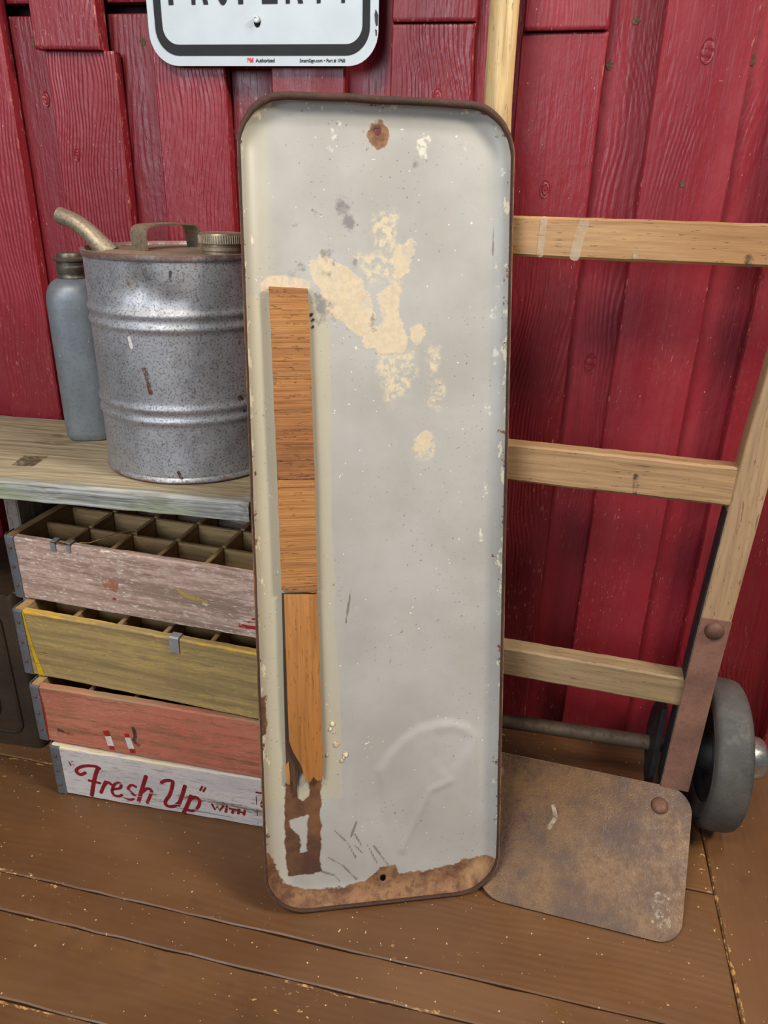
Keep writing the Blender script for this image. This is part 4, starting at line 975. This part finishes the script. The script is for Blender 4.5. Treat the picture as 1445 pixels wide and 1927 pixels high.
def mat_panel():
    k = NT('grey_sign_paint'); k.vec = k.obj
    n1 = k.noise(7, 5, .6); nf = k.noise(140, 4, .65); nm_ = k.noise(45, 5, .65); nl = k.noise(18, 4, .6)
    c = k.mix(k.rr(n1, .32, .68), lin(157, 153, 145), lin(171, 168, 161))
    c = k.mix(k.ma('MULTIPLY', k.rr(k.noise(13, 4, .6, sv=(1.6, .35, 1)), .52, .72), .30), c, lin(166, 160, 148))
    # darker, yellower band beside and left of the strip
    bm_ = k.rr(k.ma('ADD', k.attr('band'), k.ma('MULTIPLY', k.ma('SUBTRACT', nf, .5), .10)), -.06, .06)
    c = k.mix(k.ma('MULTIPLY', bm_, .62), c, lin(176, 166, 138))
    # cream along the rolled rim
    lft = k.rr(k.sep(k.obj)[0], .024, .040, 1.0, 0.0)
    c = k.mix(k.ma('MULTIPLY', lft, .45), c, lin(184, 174, 148))
    # dark specks
    sp = k.rr(k.noise(260, 2.5, .55), .675, .71); spm = k.rr(k.noise(6, 3, .5), .36, .60)
    c = k.mix(k.ma('MULTIPLY', k.ma('MULTIPLY', sp, spm), .75), c, lin(96, 88, 78))
    ws = k.rr(k.noise(190, 2, .5, vec=k.vm('ADD', k.vec, (3.1, 1.7, .4))), .735, .76)
    c = k.mix(k.ma('MULTIPLY', ws, .8), c, lin(226, 218, 196))
    def msk(a, n, amp, lo, hi): return k.rr(k.ma('ADD', k.attr(a), k.ma('MULTIPLY', k.ma('SUBTRACT', n, .5), amp)), lo, hi)
    gt = msk('gluethin', nm_, 2.4, -.55, .3)
    c = k.mix(k.ma('MULTIPLY', k.ma('MULTIPLY', gt, k.rr(nf, .38, .62)), .8), c, lin(208, 190, 156))
    g = msk('glue', k.ma('ADD', k.ma('MULTIPLY', nm_, .6), k.ma('MULTIPLY', k.noise(30, 6, .75, dist=1.2), .5)), 3.2, -.30, -.12)
    gcol = k.mix(k.rr(nf, .4, .65), lin(200, 182, 152), lin(190, 171, 141))
    gs = k.rr(k.noise(60, 5, .7, sv=(1, .35, 1), dist=.8), .54, .60)
    c = k.mix(k.ma('MULTIPLY', g, k.rr(gs, 0, 1, .95, .55)), c, gcol)
    wm = msk('white', k.ma('ADD', k.ma('MULTIPLY', nm_, .5), k.ma('MULTIPLY', nf, .5)), 4.5, .0, .4)
    c = k.mix(k.ma('MULTIPLY', wm, .6), c, lin(222, 216, 194))
    gr = msk('grey', k.ma('ADD', k.ma('MULTIPLY', nm_, .6), k.ma('MULTIPLY', nf, .4)), 4.2, -.15, .55)
    c = k.mix(k.ma('MULTIPLY', gr, .8), c, lin(112, 110, 108))
    sm = k.rr(k.ma('ADD', k.attr('scr'), k.ma('MULTIPLY', k.ma('SUBTRACT', nm_, .5), 1.0)), .55, .85)
    c = k.mix(k.ma('MULTIPLY', sm, .75), c, lin(100, 92, 78))
    rn = k.mix(k.rr(nm_, .35, .65), lin(92, 58, 38), lin(140, 100, 66))
    rn = k.mix(k.ma('MULTIPLY', k.rr(nf, .5, .7), .6), rn, lin(78, 46, 32))
    rn = k.mix(k.ma('MULTIPLY', k.rr(nl, .52, .70), .65), rn, lin(166, 132, 92))
    r = msk('rust', nm_, 1.6, -.26, -.06)
    # chips of rust and pale undercoat along the rim
    chip = k.rr(k.ma('ADD', k.ma('MULTIPLY', k.attr('rimd'), .30), k.noise(60, 4, .68, sv=(1, .5, 1))), .83, .86)
    c = k.mix(chip, c, lin(214, 204, 176))
    edgr = k.rr(k.attr('rimd'), .93, .97)
    chip2 = k.rr(k.ma('ADD', k.ma('MULTIPLY', k.attr('rimd'), .30), k.noise(52, 4, .68, vec=k.vm('ADD', k.vec, (5, 2, 1)))), .87, .90)
    r = k.ma('MAXIMUM', k.ma('MAXIMUM', r, chip2), edgr)
    c = k.mix(r, c, rn)
    br = msk('bar', nm_, 1.2, -.08, .12)
    bc = k.mix(k.rr(nl, .35, .65), lin(74, 44, 28), lin(112, 72, 42))
    c = k.mix(br, c, bc)
    h = k.ma('ADD', k.ma('MULTIPLY', g, .5), k.ma('ADD', k.ma('MULTIPLY', k.ma('MULTIPLY', r, nf), 1.2), k.ma('MULTIPLY', nm_, .12)))
    rf = k.ma('MAXIMUM', k.ma('MAXIMUM', r, br), g)
    M['panel'] = k.done(c, k.rr(rf, 0, 1, .42, .8), 0, k.bump(h, .35, .0014), .5)
mat_panel()
sheet = link('sheet', panel_sheet(), 'panel', panel, PN)
so = sheet.modifiers.new('thickness', 'SOLIDIFY'); so.thickness = .0012; so.offset = -1
rp = rrect(0, 0, PW, PH, PR_, 14); rp.append(rp[0])
def dens(P, step=.03):
    R = []
    for (a, b) in zip(P, P[1:]):
        n = max(1, int(math.hypot(b[0]-a[0], b[1]-a[1])/step))
        for i in range(n): R.append((a[0]+(b[0]-a[0])*i/n, a[1]+(b[1]-a[1])*i/n))
    R.append(P[-1]); return R
rnd = random.Random(3)
def rim_mesh():
    P = dens(rp); V, Fc = [], []; n = len(P)-1
    for i in range(n):
        x, y = P[i]; a, b = P[(i-1) % n], P[(i+1) % n]
        t = Vector((b[0]-a[0], b[1]-a[1])).normalized(); nn = Vector((t.y, -t.x))
        wob = rnd.uniform(-.0003, .0003)
        kt = max(0.0, min(1.0, (y-(PH-.055))/.05)); wt = .0034*(1-kt)+.0088*kt; wz = .0032*(1-kt)+.0046*kt
        wob += .0006*kt*sin(x*70)
        for k in range(10):
            an = 2*pi*k/10; o = nn*(cos(an)*wt*.5+wob-wt*.15); V.append((x+o.x, y+o.y, sin(an)*wz-.0026))
    for i in range(n):
        for k in range(10): Fc.append((i*10+k, i*10+(k+1) % 10, ((i+1) % n)*10+(k+1) % 10, ((i+1) % n)*10+k))
    return smooth_by_angle(from_py(V, Fc), 60)
link('rim', rim_mesh(), 'rust_rim', panel, PN)
# three laths glued on the left side
FZ = -.0182
def lath_mesh(pts, z0, z1, sub=1): return poly_prism(pts, z0, z1, .0008)
def rough_edge(a, b, n, amp, rn):
    return [(a[0]+(b[0]-a[0])*i/n+rn.uniform(-amp, amp), a[1]+(b[1]-a[1])*i/n+rn.uniform(-amp, amp)) for i in range(n)]
rn = random.Random(11)
def lath(bl, br, tr, tl, z1, mat_, cross, lab=None):
    pts = rough_edge(bl, br, 8, .0003, rn)+rough_edge(br, tr, 20, .00025, rn)+rough_edge(tr, tl, 8, .0003, rn)+rough_edge(tl, bl, 20, .00025, rn)
    mt = PN @ T(.05, .5, 0)
    pts = [(x-.05, y-.5) for x, y in pts]
    if not cross:
        mt = mt @ RZ(pi/2); pts = [(y, -x) for x, y in pts]
    return link('lath', lath_mesh(pts, FZ, z1), mat_, panel, mt)
lath((.0309, .5778), (.0752, .5766), (.0722, .7980), (.0282, .7998), -.0062, 'lathcross', True)
lath((.0318, .4398), (.0753, .4342), (.0752, .5755), (.0309, .5766), -.0062, 'lathcross', True)
low = [(.0545, .1815), (.0570, .1835), (.060, .1798), (.0625, .1850), (.0650, .1900), (.0670, .1850), (.0700, .1810), (.0730, .1845), (.0758, .1793), (.0775, .2130), (.0772, .2400), (.0766, .2818), (.0760, .36), (.0755, .4322), (.055, .4332), (.0345, .4338), (.0346, .36), (.0348, .2851), (.0351, .2405), (.0401, .2243), (.0440, .2170), (.0465, .2110), (.0490, .2085), (.0500, .2040), (.0520, .1960), (.0540, .1880)]
link('lath', poly_prism([(y-.3, -(x-.05)) for x, y in low], -.0135, -.0074, .0006), 'lath', panel, PN @ T(.05, .3, 0) @ RZ(pi/2))
dk = [(.0305, .185), (.0335, .1800), (.0350, .1790), (.0352, .1860), (.038, .1800), (.041, .165), (.0425, .158), (.0438, .172), (.0445, .186), (.0480, .190), (.052, .196), (.060, .195), (.068, .190), (.074, .188), (.0750, .25), (.0748, .4318), (.0318, .4332), (.0312, .36), (.0305, .25)]
link('backing_ply', poly_prism([(y-.3, -(x-.05)) for x, y in dk], FZ, -.0137, .0004), 'lathdark', panel, PN @ T(.05, .3, 0) @ RZ(pi/2))
link('splinter', poly_prism([(y-.2, -(x-.05)) for x, y in [(.0300, .205), (.0306, .1795), (.0322, .1778), (.0350, .1775), (.0352, .190), (.0340, .210)]], FZ+.002, -.0120, .0003), 'lath', panel, PN @ T(.05, .2, 0) @ RZ(pi/2))
# bits of dried glue standing proud
for i, (u, v_, s) in enumerate([(.0915, .255, .0030), (.0885, .248, .0022), (.0955, .2265, .0036), (.0935, .243, .0012), (.103, .203, .0026), (.108, .210, .0034), (.105, .2065, .0018), (.0835, .212, .0018), (.0770, .7700, .0022), (.0785, .7640, .002), (.078, .756, .0016)]):
    r_ = random.Random(i); n = 9
    link('glue_blob', poly_prism([(s*cos(2*pi*j/n)*r_.uniform(.5, 1.1), s*sin(2*pi*j/n)*r_.uniform(.6, 1.3)) for j in range(n)], FZ, FZ+.0018, .0006), 'glue' if i < 8 else 'lathdark', panel, PN @ T(u, v_, 0))
